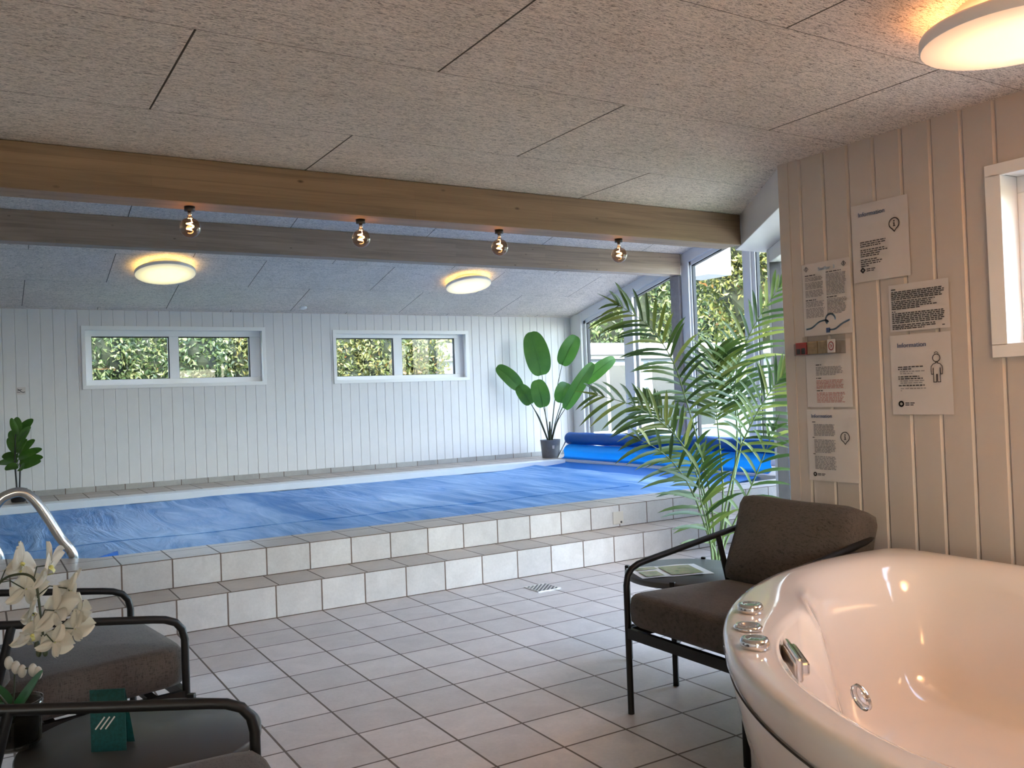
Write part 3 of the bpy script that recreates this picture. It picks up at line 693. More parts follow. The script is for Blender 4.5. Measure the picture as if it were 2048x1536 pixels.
# ------------------------------------------------------------------ lamps and bulbs
def disc_lamp(label, loc, nrm_slope, R, strength, col, group):
    t = thing('ceiling_lamp', label, 'ceiling lamp', loc, 0, group); t.rotation_euler = (nrm_slope,0,0)
    mb = MB(); mb.lathe([(0.0,0.0),(R*.62,0.0),(R*.62,-.055),(0.0,-.055)], n=40); mb.build('base', MT['white_frame'], t)
    mb = MB(); mb.lathe([(R*.60,-.060),(R*.99,-.060),(R,-.066),(R,-.088),(R*.985,-.094)], n=56); mb.build('rim', MT['white_frame'], t)
    mb = MB(); mb.lathe([(R*.985,-.094),(R*.90,-.100),(R*.5,-.105),(0.0,-.106)], n=56); mb.build('diffuser', emit_disc(R, strength, col), t)
    mb = MB(); mb.lathe([(R*.64,-.0592),(R*.95,-.0592)], n=56); mb.build('back_glow_ring', emit('lamp_back_glow', (col[0],col[1]*.8,col[2]*.65), strength*3.0), t)
    return t
def emit_disc(R, s, col):
    t = NT('lamp_diffuser'); tc = t.n('ShaderNodeTexCoord'); ln = t.n('ShaderNodeVectorMath', operation='LENGTH'); mp = t.n('ShaderNodeMapping'); mp.inputs['Scale'].default_value = (1/R,1/R,0)
    t.l(tc.outputs['Object'], mp.inputs[0]); t.l(mp.outputs[0], ln.inputs[0])
    f = t.ramp(ln.outputs['Value'], [(0.0,(1,1,1)),(0.55,(0.95,0.95,0.95)),(0.86,(0.45,0.45,0.45)),(1.0,(0.28,0.28,0.28))])
    t.set(Base_Color=(0.8,0.8,0.78,1), Roughness=0.4, Emission_Color=(*col,1)); t.l(t.math('MULTIPLY', f, s), t.b.inputs['Emission Strength']); return t.m
sl = math.atan(S)
WARM = (1.0, 0.62, 0.30)
disc_lamp('left round lamp glowing on the sloping ceiling above the pool', (0.453,4.05,zroof(4.05)-.002), -sl, 0.290, 0.43, (1.0,0.83,0.33), 'round ceiling lamps')
disc_lamp('right round lamp glowing on the sloping ceiling above the pool', (3.93,4.07,zroof(4.07)-.002), -sl, 0.275, 0.43, (1.0,0.83,0.33), 'round ceiling lamps')
disc_lamp('large warm round lamp on the low ceiling above the bathtub', (1.195,-3.845,ZLOW), 0, 0.235, 0.56, (1.0,0.53,0.24), 'round ceiling lamps')
disc_lamp('added warm fill lamp on the low ceiling behind the camera', (-1.3,-6.4,ZLOW), 0, 0.235, 7.0, WARM, 'round ceiling lamps')  # unseen lamp added to warm and brighten the low room
disc_lamp('added warm fill lamp on the low ceiling beyond the right edge of the picture', (1.2,-4.75,ZLOW), 0, 0.235, 11.0, (1.0,0.58,0.29), 'round ceiling lamps')  # unseen lamp added to throw warm light on right wall and tub

t0 = thing('globe_bulb', 'bare globe bulb under the front timber beam, leftmost of four', 'light bulb', (-0.442,-1.431,ZBEAM), 0, 'globe bulbs under the beam')
mb = MB(); mb.lathe([(0.0,0.0),(0.021,0.0),(0.021,-.018),(0.0,-.018)], n=20); mb.build('lamp_holder', MT['pot_black'], t0)
mb = MB(); mb.lathe([(0.0,-.018),(0.0085,-.018),(0.0085,-.034),(0.006,-.040)], n=16); mb.build('screw_cap', MT['chrome'], t0)
mb = MB(); mb.lathe([(0.008,-.032),(0.0095,-.042),(0.018,-.052)]+[(0.042*math.sin(a),-.078+0.042*math.cos(a)*1.0-.008) for a in [0.55+k*(PI-0.55)/14 for k in range(15)]], n=28); mb.build('glass_globe', MT['amber_glass'], t0)
mb = MB(); mb.tube([(0.013*math.cos(3.4*PI*k/40+.6), 0.013*math.sin(3.4*PI*k/40+.6), -.062-0.036*k/40) for k in range(41)], 0.0028, 6)
mb.tube([(0.004,0,-.045),(0.010,0.008,-.062)], 0.0012, 5); mb.build('filament', emit('glowing_filament', (1.0,0.55,0.22), 10.0), t0)
for x, lab in ((0.303,'bare globe bulb under the front timber beam, second from left'),(1.034,'bare globe bulb under the front timber beam, third from left'),(1.786,'bare globe bulb under the front timber beam, rightmost of four')):
    c = copy_tree(t0); c.location = (x,-1.431,ZBEAM); c['label'] = lab
mb = MB(); mb.lathe([(0.0,-.02),(0.03,-.02),(0.042,-.014),(0.045,0.0)], n=24)
o = tag(mb.build('smoke_detector', MT['white_frame']), 'small flat round detector on the sloping ceiling above the back windows', 'smoke detector')
o.location = (2.244,5.17,zroof(5.17)-.001); o.rotation_euler = (-sl,0,0)

# ------------------------------------------------------------------ furniture
def cushion(name, mat, parent, sx, sy, sz, crown=0.02, edge=0.45, wob=0.0, seed=0, M=None, power=4.0):
    rnd = random.Random(seed); ph = rnd.uniform(0, 6)
    mb = MB(); mb.smooth = True; nu, nv = 22, 22
    def rim(a):                                    # rounded rectangle unit outline
        c, s_ = math.cos(a), math.sin(a); k = (abs(c)**power+abs(s_)**power)**(-1/power); return c*k, s_*k
    rings = []
    for h, sc in ((-1,0.0),(-1,.5),(-1,.86),(-.95,.955),(-.72,.995),(0,1.008),(.72,.995),(.95,.955),(1,.86),(1,.5),(1,0.0)):
        rings.append((h, sc))
    n = 56; vs = []
    for h, sc in rings:
        for j in range(n):
            x, y = rim(2*PI*j/n); z = h*sz/2
            if abs(h) > .9: z += math.copysign(crown*(1-min(1,sc)**2), h)
            w = 1+wob*math.sin(3*2*PI*j/n+ph)*0.02+wob*math.sin(5*2*PI*j/n+2*ph)*0.012
            p = Vector((x*sc*w*sx/2, y*sc*w*sy/2, z))
            if M: p = M @ p
            vs.append(p)
    k = len(rings)
    mb.add(vs, [(i*n+j, i*n+(j+1)%n, (i+1)*n+(j+1)%n, (i+1)*n+j) for i in range(k-1) for j in range(n)])
    return mb.build(name, mat, parent, fix=True)
def make_chair(label, loc, rz, tilt=0.0, CW=0.30):
    t = thing('lounge_chair', label, 'armchair', loc, rz, 'metal framed lounge chairs with dark cushions')
    zf, zs = 0.578, 0.15
    za = lambda y: zf+zs*(y-.07)
    half = [(CW,0,0.36),(CW,0,0.50),(CW,0.008,0.535),(CW,0.028,0.560),(CW,0.062,zf-.003),(CW,0.10,za(.10)),(CW,0.55,za(.55)),(CW-.004,0.66,za(.66)),(CW-.02,0.72,za(.71)),(CW-.06,0.765,za(.74)),(CW-.12,0.785,za(.75))]
    path = half+[(-p[0],p[1],p[2]) for p in half[::-1]]
    mb = MB(); mb.tube(path, 0.0125, 12); mb.build('arm_rail', MT['black_metal'], t)
    for s in (-1,1):
        mb = MB(); mb.tube([(s*CW,0,0.0),(s*CW,0,0.362)], 0.0125, 12); mb.build('leg', MT['black_metal'], t)
        mb = MB(); mb.tube([(s*CW,0.50,za(.50)),(s*CW,0.66,0.0)], 0.0125, 12); mb.build('leg', MT['black_metal'], t)
    mb = MB()
    mb.box(-CW,CW,-.010,.010,.295,.335); mb.box(-CW-.010,-CW+.010,0,.57,.295,.335); mb.box(CW-.010,CW+.010,0,.57,.295,.335); mb.box(-CW,CW,.545,.565,.295,.335)
    for k in range(5): mb.box(-CW+.01,CW-.01,.09+k*.1,.12+k*.1,.318,.333)
    mb.build('seat_frame', MT['black_metal'], t)
    M = Matrix.Translation((0,0.272,0.402)) @ Matrix.Rotation(-0.03,4,'X')
    cushion('seat_cushion', MT['fabric'], t, CW*2-.015, 0.575, 0.125, 0.012, M=M, power=13.0)
    M = Matrix.Translation((0,0.635+tilt,0.605)) @ Matrix.Rotation(math.radians(68),4,'X')
    cushion('back_cushion', MT['fabric'], t, CW*2-.01, 0.37, 0.15, 0.03, wob=0.7, seed=4, M=M, power=14.0)
    return t
# local +y is the chair's back; rz turns +y towards the back direction
make_chair('lounge chair by the bathtub with a thick upright back cushion', (0.958,-2.708,0), -PI/2, 0.0, 0.298)
make_chair('lounge chair nearest the pool steps, behind the white orchid', (-0.683,-1.804,0), 3.278-PI/2)
make_chair('lounge chair at the bottom left edge, mostly outside the picture', (-0.70,-3.345,0), 3.05-PI/2)

def make_table(label, loc, rz):
    t = thing('side_table', label, 'side table', loc, rz, 'round metal side tables')
    R = 0.29
    mb = MB(); mb.lathe([(0.0,.405),(R-.006,.405),(R,.409),(R,.427),(R-.004,.431),(0.0,.431)], n=64); mb.build('table_top', MT['table_metal'], t)
    for k in range(4):
        a = PI/4+k*PI/2; u = Vector((math.cos(a),math.sin(a),0)); v = Vector((-u.y,u.x,0)); c = u*(R+.002)
        mb = MB(); mb.obox(c, u, v, .009, .011, 0.0, .440); mb.build('leg', MT['black_metal'], t, bevel=0.002)
    mb = MB()
    for k in range(2):
        a = PI/4+k*PI/2; u = Vector((math.cos(a),math.sin(a),0)); v = Vector((-u.y,u.x,0)); mb.obox((0,0,0), u, v, R, .008, .165-.017*k, .181-.017*k)
    mb.build('cross_brace', MT['black_metal'], t, bevel=0.002); return t
make_table('round dark side table with an open leaflet, between bathtub chair and pool step', (1.561,-2.115,0), math.radians(33-45))
make_table('round dark side table with the white orchid, between the two left chairs', (-0.870,-2.725,0), math.radians(10))

# leaflet lying on the right table
def photo_mat():
    t = NT('leaflet_photo'); n = t.noise(t.coord('Object',(28,40,1)), 1.0, 4, 0.6, 0.5)
    t.l(t.ramp(n, [(0.3,(0.05,0.06,0.03)),(0.45,(0.17,0.20,0.07)),(0.58,(0.30,0.22,0.12)),(0.66,(0.13,0.11,0.08)),(0.8,(0.45,0.42,0.32))]), t.b.inputs['Base Color']); t.set(Roughness=0.3); return t.m
MT['photo'] = photo_mat()
L0 = Vector((1.285,-2.118)); ux = Vector((0.933,-0.36)).normalized(); uy = Vector((-ux.y, ux.x))
t = thing('leaflet', 'white printed leaflet with small photos lying on the round side table', 'leaflet', (L0.x,L0.y,.4315), math.atan2(ux.y,ux.x))
mb = MB(); mb.grid(lambda u,v: (u*.335, v*.235, .0015+.004*math.sin(u*2*PI)**2*0.5), 12, 2); mb.build('sheet', MT['paper'], t)
mb = MB(); mb.grid(lambda u,v: (.145+u*.15, .02+v*.185, .0052+0*u), 2, 2); mb.build('printed_photo', MT['photo'], t)
mb = MB(); mb.grid(lambda u,v: (.025+u*.085, .02+v*.11, .0050), 2, 2); mb.build('printed_photo', MT['photo'], t)
mb = MB(); mb.grid(lambda u,v: (.03+u*.10, .16+v*.055, .0050), 2, 2); mb.build('printed_photo', MT['photo'], t)
# teal card standing on the left table
t = thing('table_card', 'teal card with white stripes standing on the left round table', 'card', (-0.955,-2.775,.4315), math.radians(-28))
mb = MB(); mb.box(-.042,.042,-.0008,.0008,0,.150); mb.build('card_panel', MT['teal_card'], t)
mb = MB(); mb.add([(-.042,.002,.150),(.042,.002,.150),(.042,.055,0.0),(-.042,.055,0.0)], [(0,1,2,3)]); mb.build('back_flap', MT['teal_card'], t)
mb = MB()
for k in range(3): stroke(mb, [(-.030+.012*k,.055),(-.008+.012*k,.083)], .0035, lambda a,b: (a,-.0012,b))
mb.build('printed_stripes', MT['paper'], t)

# ------------------------------------------------------------------ corner bathtub
tub = thing('corner_bathtub', 'large glossy corner whirlpool bathtub with chrome controls', 'bathtub', (0,0,0))
Q = Vector((0.981,-3.880)); RC = Vector((1.449,-4.495)); RR = 1.461; DZ = 0.05
def r_out(th):
    d = Vector((math.cos(th), math.sin(th))); best = 9
    oc = Q-RC; b = oc.dot(d); c = oc.dot(oc)-RR*RR; t_ = -b+math.sqrt(b*b-c); best = min(best, t_)
    if d.x > 1e-6: best = min(best, (1.702-Q.x)/d.x)
    if d.y < -1e-6: best = min(best, (-4.50-Q.y)/d.y)
    return best
N = 200
th0 = [2*PI*k/N for k in range(N)]
ro = [r_out(a) for a in th0]
def smooth(arr, n, w):
    for _ in range(n): arr = [(arr[i-1]*w+arr[i]+arr[(i+1)%len(arr)]*w)/(1+2*w) for i in range(len(arr))]
    return arr
ro = smooth(ro, 2, 0.6)
def sst(a, b, x): x = min(1, max(0, (x-a)/(b-a))); return x*x*(3-2*x)
def hollow(th):                                    # seat hollow in the left end of the basin
    x = abs(((th-math.radians(152)+PI) % (2*PI))-PI); return 1-sst(math.radians(26), math.radians(33), x)
def rim_w(th):
    onwall = 0.10
    deg = (math.degrees(th)+360) % 360
    w = 0.105
    w += 0.10*math.exp(-((deg-118)/22)**2)+0.02*math.exp(-((deg-152)/16)**2)
    return w
rin = smooth([ro[i]-rim_w(th0[i]) for i in range(N)], 30, 0.8)
prof = []                                          # (radius list, z list)
def ring(rf, zf): prof.append(([rf(i) for i in range(N)], [zf(i)+DZ for i in range(N)]))
ring(lambda i: 0.0, lambda i: .155)
ring(lambda i: rin[i]*.38, lambda i: .155)
ring(lambda i: rin[i]*.60, lambda i: .160)
ring(lambda i: rin[i]*(.72+.03*hollow(th0[i])), lambda i: .185)
ring(lambda i: rin[i]*(.785+.06*hollow(th0[i])), lambda i: .245+.09*hollow(th0[i]))
ring(lambda i: rin[i]*(.83+.055*hollow(th0[i])), lambda i: .34+.075*hollow(th0[i]))
ring(lambda i: rin[i]*(.865+.105*hollow(th0[i])), lambda i: .44+.03*hollow(th0[i]))
ring(lambda i: rin[i]*(.905+.080*hollow(th0[i])), lambda i: .525)
ring(lambda i: rin[i]*(.955+.036*hollow(th0[i])), lambda i: .572)
ring(lambda i: rin[i]*.99, lambda i: .588)
ring(lambda i: rin[i]+.018, lambda i: .596)
ring(lambda i: ro[i]-.035, lambda i: .600)
ring(lambda i: ro[i]-.014, lambda i: .597)
ring(lambda i: ro[i]-.003, lambda i: .586)
ring(lambda i: ro[i], lambda i: .570)
ring(lambda i: ro[i]-.004, lambda i: .535)
ring(lambda i: ro[i]-.012, lambda i: .520)
mb = MB(); mb.smooth = True; vs = []
for rs, zs in prof:
    for i in range(N): vs.append((Q.x+rs[i]*math.cos(th0[i]), Q.y+rs[i]*math.sin(th0[i]), zs[i]))
mb.add(vs, [(k*N+i, k*N+(i+1)%N, (k+1)*N+(i+1)%N, (k+1)*N+i) for k in range(len(prof)-1) for i in range(N)])
mb.build('basin', MT['tub_acrylic'], tub, fix=True)
mb = MB(); mb.smooth = True; vs = []
AP = [(-.020,.522),(-.016,.505),(-.014,.498),(-.045,.36),(-.10,.18),(-.15,.06),(-.155,.0)]
for dr_, z in AP:
    for i in range(N): vs.append((Q.x+(ro[i]+dr_)*math.cos(th0[i]), Q.y+(ro[i]+dr_)*math.sin(th0[i]), z+DZ*(z > .01)))
mb.add(vs, [(k*N+i, k*N+(i+1)%N, (k+1)*N+(i+1)%N, (k+1)*N+i) for k in range(len(AP)-1) for i in range(N)])
mb.build('apron', MT['tub_acrylic'], tub)
mb = MB(); vs = []
for dr_, z in ((-.0135,.563),(-.0105,.560),(-.0135,.557)):
    for i in range(N): vs.append((Q.x+(ro[i]+dr_)*math.cos(th0[i]), Q.y+(ro[i]+dr_)*math.sin(th0[i]), z))
mb.add(vs, [(k*N+i, k*N+(i+1)%N, (k+1)*N+(i+1)%N, (k+1)*N+i) for k in range(2) for i in range(N)])
mb.build('apron_seam', MT['bark'], tub)
for k, (x, y) in enumerate(((0.578,-3.407),(0.447,-3.521),(0.341,-3.641))):
    mb = MB()
    if k == 1: mb.lathe([(.034,.600),(.036,.606),(.030,.611),(.024,.609),(.021,.604),(0.0,.603)], (x,y,DZ), 32)
    else: mb.lathe([(.031,.599),(.034,.604),(.034,.616),(.030,.622),(.022,.623),(.018,.620),(0.0,.621)], (x,y,DZ), 32)
    mb.build('control_knob', MT['chrome'], tub)
mb = MB(); ui = Vector((0.80,-0.60,0)); vi = Vector((0.60,0.80,0))
ui = Vector((0.78,-0.62,0)); vi = Vector((0.62,0.78,0)); c = Vector((0.492,-3.648,0)); c = c-ui*.016; mb.obox(c, ui, vi, .018, .080, .580, .612); mb.obox(c-ui*.006, ui, vi, .008, .086, .565, .623)
mb.build('spout', MT['chrome'], tub, bevel=0.006)
for p, nrm in ((Vector((0.489,-3.811,.549)), Vector((0.85,-0.25,0.25))),):
    M = nrm.to_track_quat('Z','Y').to_matrix()
    mb = MB(); mb.lathe([(0.030,-.004),(.031,.004),(.024,.008),(.016,.004),(.013,.006),(0.0,.007)], p, 24, M); mb.build('jet_nozzle', MT['chrome'], tub)

# ------------------------------------------------------------------ notices on the right wall
def Pn(x): return lambda a, b: (x, a, b)          # a: world y, b: z on the wall plane
def notice(label, y0, y1, z0, z1, tilt=0.0, bulge=0.004):
    """y0 is the left edge seen from the room (larger y); the sheet is its own thing with origin at its top left corner."""
    t = thing('notice_sheet', label, 'notice', (X2-.0035, y0, z1), 0, 'laminated notices on the right wall'); t.rotation_euler = (tilt,0,0)
    w, h = y0-y1, z1-z0
    mb = MB(); mb.smooth = True
    mb.grid(lambda u,v: (-bulge*math.sin(PI*u)*(0.4+0.6*v)-0.0012, -u*w, -v*h), 10, 6); mb.build('sheet', MT['paper'], t)
    return t, w, h
def lines(mb, x, y, z, w, n, pitch, thick, rnd, ind=0.0, ragged=0.25):
    for k in range(n):
        zz = z-k*pitch; yy_ = y-(ind if k else 0); end = y-w*(1-ragged*rnd.random()*(1.0 if k < n-1 else 2.2))
        while yy_ > end+.004:
            l = rnd.uniform(.006,.022); e = max(end, yy_-l)
            mb.add([(x,yy_,zz),(x,e,zz),(x,e,zz-thick),(x,yy_,zz-thick)], [(0,1,2,3)]); yy_ = e-.0035
XT = -0.0062
TXR = (PI/2, 0, -PI/2)                            # text reading left to right on the right wall
def heading(t, s, size, y, z, mat='blue_ink'): return text('heading', s, size, MT[mat], t, (XT, y, z), TXR)
def ptext(t, spec, mat='ink', seed=1, name='printed_text'):
    rnd = random.Random(seed); mb = MB()
    for (y, z, w, n, pitch, thick, ragged) in spec:
        mb = MB(); lines(mb, XT, -y, -z, w, n, pitch, thick, rnd, 0, ragged); mb.build(name, MT[mat], t)
def info_pin(t, cy, cz, r):
    mb = MB(); P = lambda a,b: (XT, a, b); pts = [(cy+r*math.sin(a), cz+r*math.cos(a)) for a in [PI+.45+k*(2*PI-.9)/28 for k in range(29)]]
    pts = [(cy, cz-r*1.45)]+pts+[(cy, cz-r*1.45)]
    stroke(mb, pts, r*.17, P); stroke(mb, [(cy,cz+.12*r),(cy,cz-.45*r)], r*.22, P); stroke(mb, [(cy,cz+.52*r),(cy,cz+.38*r)], r*.26, P)
    stroke(mb, [(cy+.16*r,cz+.1*r),(cy,cz+.1*r)], r*.14, P); stroke(mb, [(cy+.2*r,cz-.46*r),(cy-.2*r,cz-.46*r)], r*.14, P)
    mb.build('information_symbol', MT['ink'], t)
def logo(t, y, z, s=0.009, dia=True):
    mb = MB(); P = lambda a,b: (XT, a, b)
    pts = [(y,z+s),(y-s,z),(y,z-s),(y+s,z),(y,z+s)] if dia else [(y+s*math.cos(a),z+s*math.sin(a)) for a in [k*PI/8 for k in range(17)]]
    stroke(mb, pts, s*.7, P)
    rnd = random.Random(5); lines(mb, XT, y-s*1.9, z+s*.55, .044, 2, s*.85, s*.42, rnd, 0, .1)
    mb.build('printed_logo', MT['ink'], t)

t, w, h = notice('white information sheet, topmost of the wall notices, with a round i symbol', -2.760, -3.016, 1.671, 1.990)
heading(t, 'Information', .026, -.035, -.052); info_pin(t, -.197, -.105, .022)
ptext(t, [(.040,.156,.125,3,.0085,.0040,.5),(.040,.188,.135,4,.0085,.0040,.4),(.040,.228,.120,4,.0085,.0040,.45)]); logo(t, -.048, -.272)
t, w, h = notice('sheet with a pale blue wave and two columns of small print, leftmost notice', -2.498, -2.744, 1.469, 1.785)
heading(t, 'Sanifter  3', .021, -.088, -.036, 'wave_blue')
mb = MB(); P = lambda a,b: (XT, a, b)
for cy in (-.026, -.218): mb = MB(); stroke(mb, [(cy,-.012),(cy-.011,-.023),(cy,-.034),(cy+.011,-.023),(cy,-.012)], .0022, P); stroke(mb, [(cy,-.017),(cy,-.028)], .004, P); mb.build('hazard_diamond', MT['ink'], t)
ptext(t, [(.018,.050,.060,1,.008,.004,.1),(.128,.046,.085,1,.008,.004,.1),(.018,.158,.066,1,.008,.004,.1),(.128,.154,.060,1,.008,.004,.1)])
ptext(t, [(.018,.060,.098,3,.0062,.0036,.1),(.018,.083,.098,5,.0062,.0036,.1),(.018,.118,.098,5,.0062,.0036,.12),(.128,.056,.100,15,.0062,.0036,.1),(.018,.167,.098,4,.0062,.0036,.12),(.018,.196,.098,7,.0062,.0036,.1),(.128,.163,.100,11,.0062,.0036,.12)], 'pale_ink', 2)
mb = MB()
stroke(mb, [tuple(p[:2]) for p in bez([(-.016,-.285,0),(-.045,-.281,0),(-.085,-.258,0),(-.120,-.254,0),(-.130,-.262,0)], 5)], .0075, P)
stroke(mb, [(-.142+.024*math.cos(a),-.252+.024*math.sin(a)) for a in [-.75+k*.28 for k in range(15)]], .0075, P)
w2_ = MB(); stroke(w2_, [tuple(p[:2]) for p in bez([(-.135,-.296,0),(-.165,-.294,0),(-.200,-.275,0),(-.236,-.262,0)], 5)], .0075, P)
mb.build('printed_wave', MT['wave_blue'], t); mb = w2_; mb.build('printed_wave', MT['wave_blue'], t)
mb = MB(); mb.add([(XT,-.118,-.287),(XT,-.138,-.287),(XT,-.138,-.308),(XT,-.118,-.308)], [(0,1,2,3)]); mb.build('printed_square', MT['blue_ink'], t)
t, w, h = notice('sheet filled with dense paragraphs, second notice down in the right column', -2.917, -3.167, 1.454, 1.641)
ptext(t, [(.014,.018,.02,1,.008,.004,.1),(.014,.028,.225,5,.0072,.0042,.08),(.014,.066,.205,5,.0072,.0042,.22),(.014,.106,.022,1,.008,.004,.1),(.014,.114,.225,6,.0072,.0042,.06),(.014,.160,.222,3,.0072,.0042,.2),(.222,.172,.012,1,.008,.004,.1)])
t, w, h = notice('white information sheet with the outline of a child, lowest notice in the right column', -2.913, -3.167, 1.126, 1.440)
heading(t, 'Information', .026, -.034, -.050)
ptext(t, [(.034,.125,.110,2,.0082,.0045,.25),(.034,.163,.105,2,.0082,.0045,.2),(.034,.198,.118,1,.0082,.0045,.1)])
ptext(t, [(.042,.143,.112,2,.0080,.0038,.3),(.042,.180,.112,2,.0080,.0038,.4),(.042,.210,.112,2,.0080,.0038,.5)], 'pale_ink', 4); logo(t, -.042, -.272, .009, False)
mb = MB(); cy, cz = -.196, -.098
def mir(pts, wd): stroke(mb, [(cy+a*.001,cz+b*.001) for a,b in pts], wd, P); stroke(mb, [(cy-a*.001,cz+b*.001) for a,b in pts], wd, P)
mir([(15*math.sin(a),14.5*math.cos(a)) for a in [k*PI/10 for k in range(11)]], .003); mir([(0,23),(6,21),(8,16)], .0018)
mir([(3,-15),(3,-19),(14,-23),(22,-32),(23,-44),(22,-62),(15,-62),(14,-38)], .003); mir([(14,-38),(13.5,-86),(14,-92),(2.5,-92),(2,-84),(1.5,-62)], .003)
mb.build('child_outline', MT['red_ink'] if False else MT['ink'], t)
t, w, h = notice('sheet with rows of red print behind the small clear box, left column', -2.499, -2.730, 1.158, 1.445)
ptext(t, [(.055,.102,.035,1,.008,.004,.1),(.055,.160,.035,1,.008,.004,.1),(.055,.214,.035,1,.008,.004,.1)], 'ink', 6)
ptext(t, [(.055,.113,.14,6,.0066,.0038,.15)], 'pale_ink', 7); ptext(t, [(.055,.170,.145,6,.0066,.0038,.15),(.055,.224,.145,7,.0066,.0038,.15)], 'red_ink', 8)
t, w, h = notice('information sheet with dense text and an i symbol, lowest notice in the left column', -2.492, -2.745, 0.838, 1.148)
heading(t, 'Information', .023, -.026, -.036); info_pin(t, -.196, -.118, .021)
ptext(t, [(.03,.053,.018,1,.008,.0035,.1),(.03,.120,.014,1,.008,.0035,.1),(.03,.192,.014,1,.008,.0035,.1)])
ptext(t, [(.038,.064,.110,8,.0066,.0042,.06),(.038,.131,.110,9,.0066,.0042,.08),(.038,.203,.110,9,.0066,.0042,.06)], 'pale_ink', 9); logo(t, -.036, -.282, .007, False)
# clear box with small packs, projecting from the wall under the wave sheet
t = thing('wall_box', 'small clear box of red and tan packs projecting from the wall below the wave sheet', 'box', (X2-.012,-2.494,1.384))
mb = MB(); mb.box(-.062,0,-.218,0,0,.003); mb.box(-.062,-.060,-.218,0,.003,.052); mb.box(-.004,0,-.218,0,0,.082); mb.box(-.062,0,-.218,-.216,0,.052); mb.box(-.062,0,-.002,0,0,.052); mb.build('clear_tray', MT['acrylic'], t)
mb = MB(); mb.box(-.056,-.008,-.062,-.006,.004,.056); pk = mb.build('red_pack', MT['pack_red'], t)
mb = MB(); mb.box(-.0572,-.0565,-.030,-.010,.006,.030); mb.box(-.0572,-.0565,-.056,-.036,.006,.032); mb.build('pack_print', MT['ink'], pk)
for a, b in ((-.118,-.068),(-.172,-.122)):
    mb = MB(); mb.box(-.056,-.008,a,b,.004,.058); mb.build('tan_pack', MT['pack_tan'], t)
mb = MB(); mb.box(-.0655,-.0632,-.216,-.178,.004,.060); lb = mb.build('price_card', MT['paper'], t)
mb = MB(); stroke(mb, [(-.197+.012*math.cos(a),.032+.017*math.sin(a)) for a in [k*PI/10 for k in range(21)]], .004, lambda a,b: (-.0662,a,b)); stroke(mb, [(-.194,.038),(-.200,.032),(-.195,.026)], .0035, lambda a,b: (-.0662,a,b)); mb.build('red_oval', MT['pack_red'], lb)

PALM = [
  ([(2.279, -1.553, 0.329), (2.253, -1.566, 0.642), (2.187, -1.566, 0.921), (2.107, -1.557, 1.197), (2.022, -1.557, 1.411), (1.889, -1.539, 1.592), (1.718, -1.497, 1.713)], 0.52, 0.262),
  ([(2.308, -1.546, 0.324), (2.34, -1.57, 0.634), (2.347, -1.556, 0.91), (2.344, -1.545, 1.078), (2.317, -1.556, 1.273), (2.295, -1.603, 1.452)], 0.66, 0.290),
  ([(2.332, -1.537, 0.32), (2.4, -1.571, 0.628), (2.445, -1.591, 0.961), (2.426, -1.608, 1.213), (2.42, -1.654, 1.406), (2.46, -1.75, 1.605), (2.509, -1.875, 1.783)], 0.50, 0.262),
  ([(2.276, -1.586, 0.334), (2.28, -1.651, 0.619), (2.302, -1.738, 0.906), (2.34, -1.834, 1.106), (2.373, -1.926, 1.248), (2.397, -1.988, 1.324)], 0.50, 0.262),
  ([(2.255, -1.562, 0.333), (2.208, -1.574, 0.646), (2.136, -1.569, 0.856), (2.001, -1.538, 1.04), (1.821, -1.492, 1.168), (1.608, -1.425, 1.243)], 0.30, 0.243),
  ([(2.303, -1.52, 0.321), (2.306, -1.457, 0.628), (2.291, -1.393, 0.823), (2.244, -1.31, 1.0), (2.194, -1.236, 1.112), (2.14, -1.181, 1.202)], 0.42, 0.193),
  ([(2.248, -1.592, 0.338), (2.191, -1.596, 0.46), (2.112, -1.598, 0.657), (2.011, -1.599, 0.813), (1.895, -1.59, 0.927), (1.767, -1.573, 1.0)], 0.38, 0.235),
  ([(2.312, -1.572, 0.328), (2.344, -1.617, 0.473), (2.392, -1.683, 0.639), (2.408, -1.753, 0.778), (2.414, -1.817, 0.902), (2.413, -1.876, 1.018)], 0.35, 0.221),
  ([(2.193, -1.618, 0.349), (2.171, -1.63, 0.439), (2.134, -1.645, 0.552), (2.092, -1.656, 0.664), (2.072, -1.669, 0.773), (2.076, -1.697, 0.893)], 0.30, 0.276),
  ([(2.366, -1.511, 0.312), (2.469, -1.532, 0.732), (2.539, -1.531, 0.954), (2.545, -1.492, 1.183), (2.514, -1.452, 1.329), (2.507, -1.426, 1.432)], 0.55, 0.207),
]
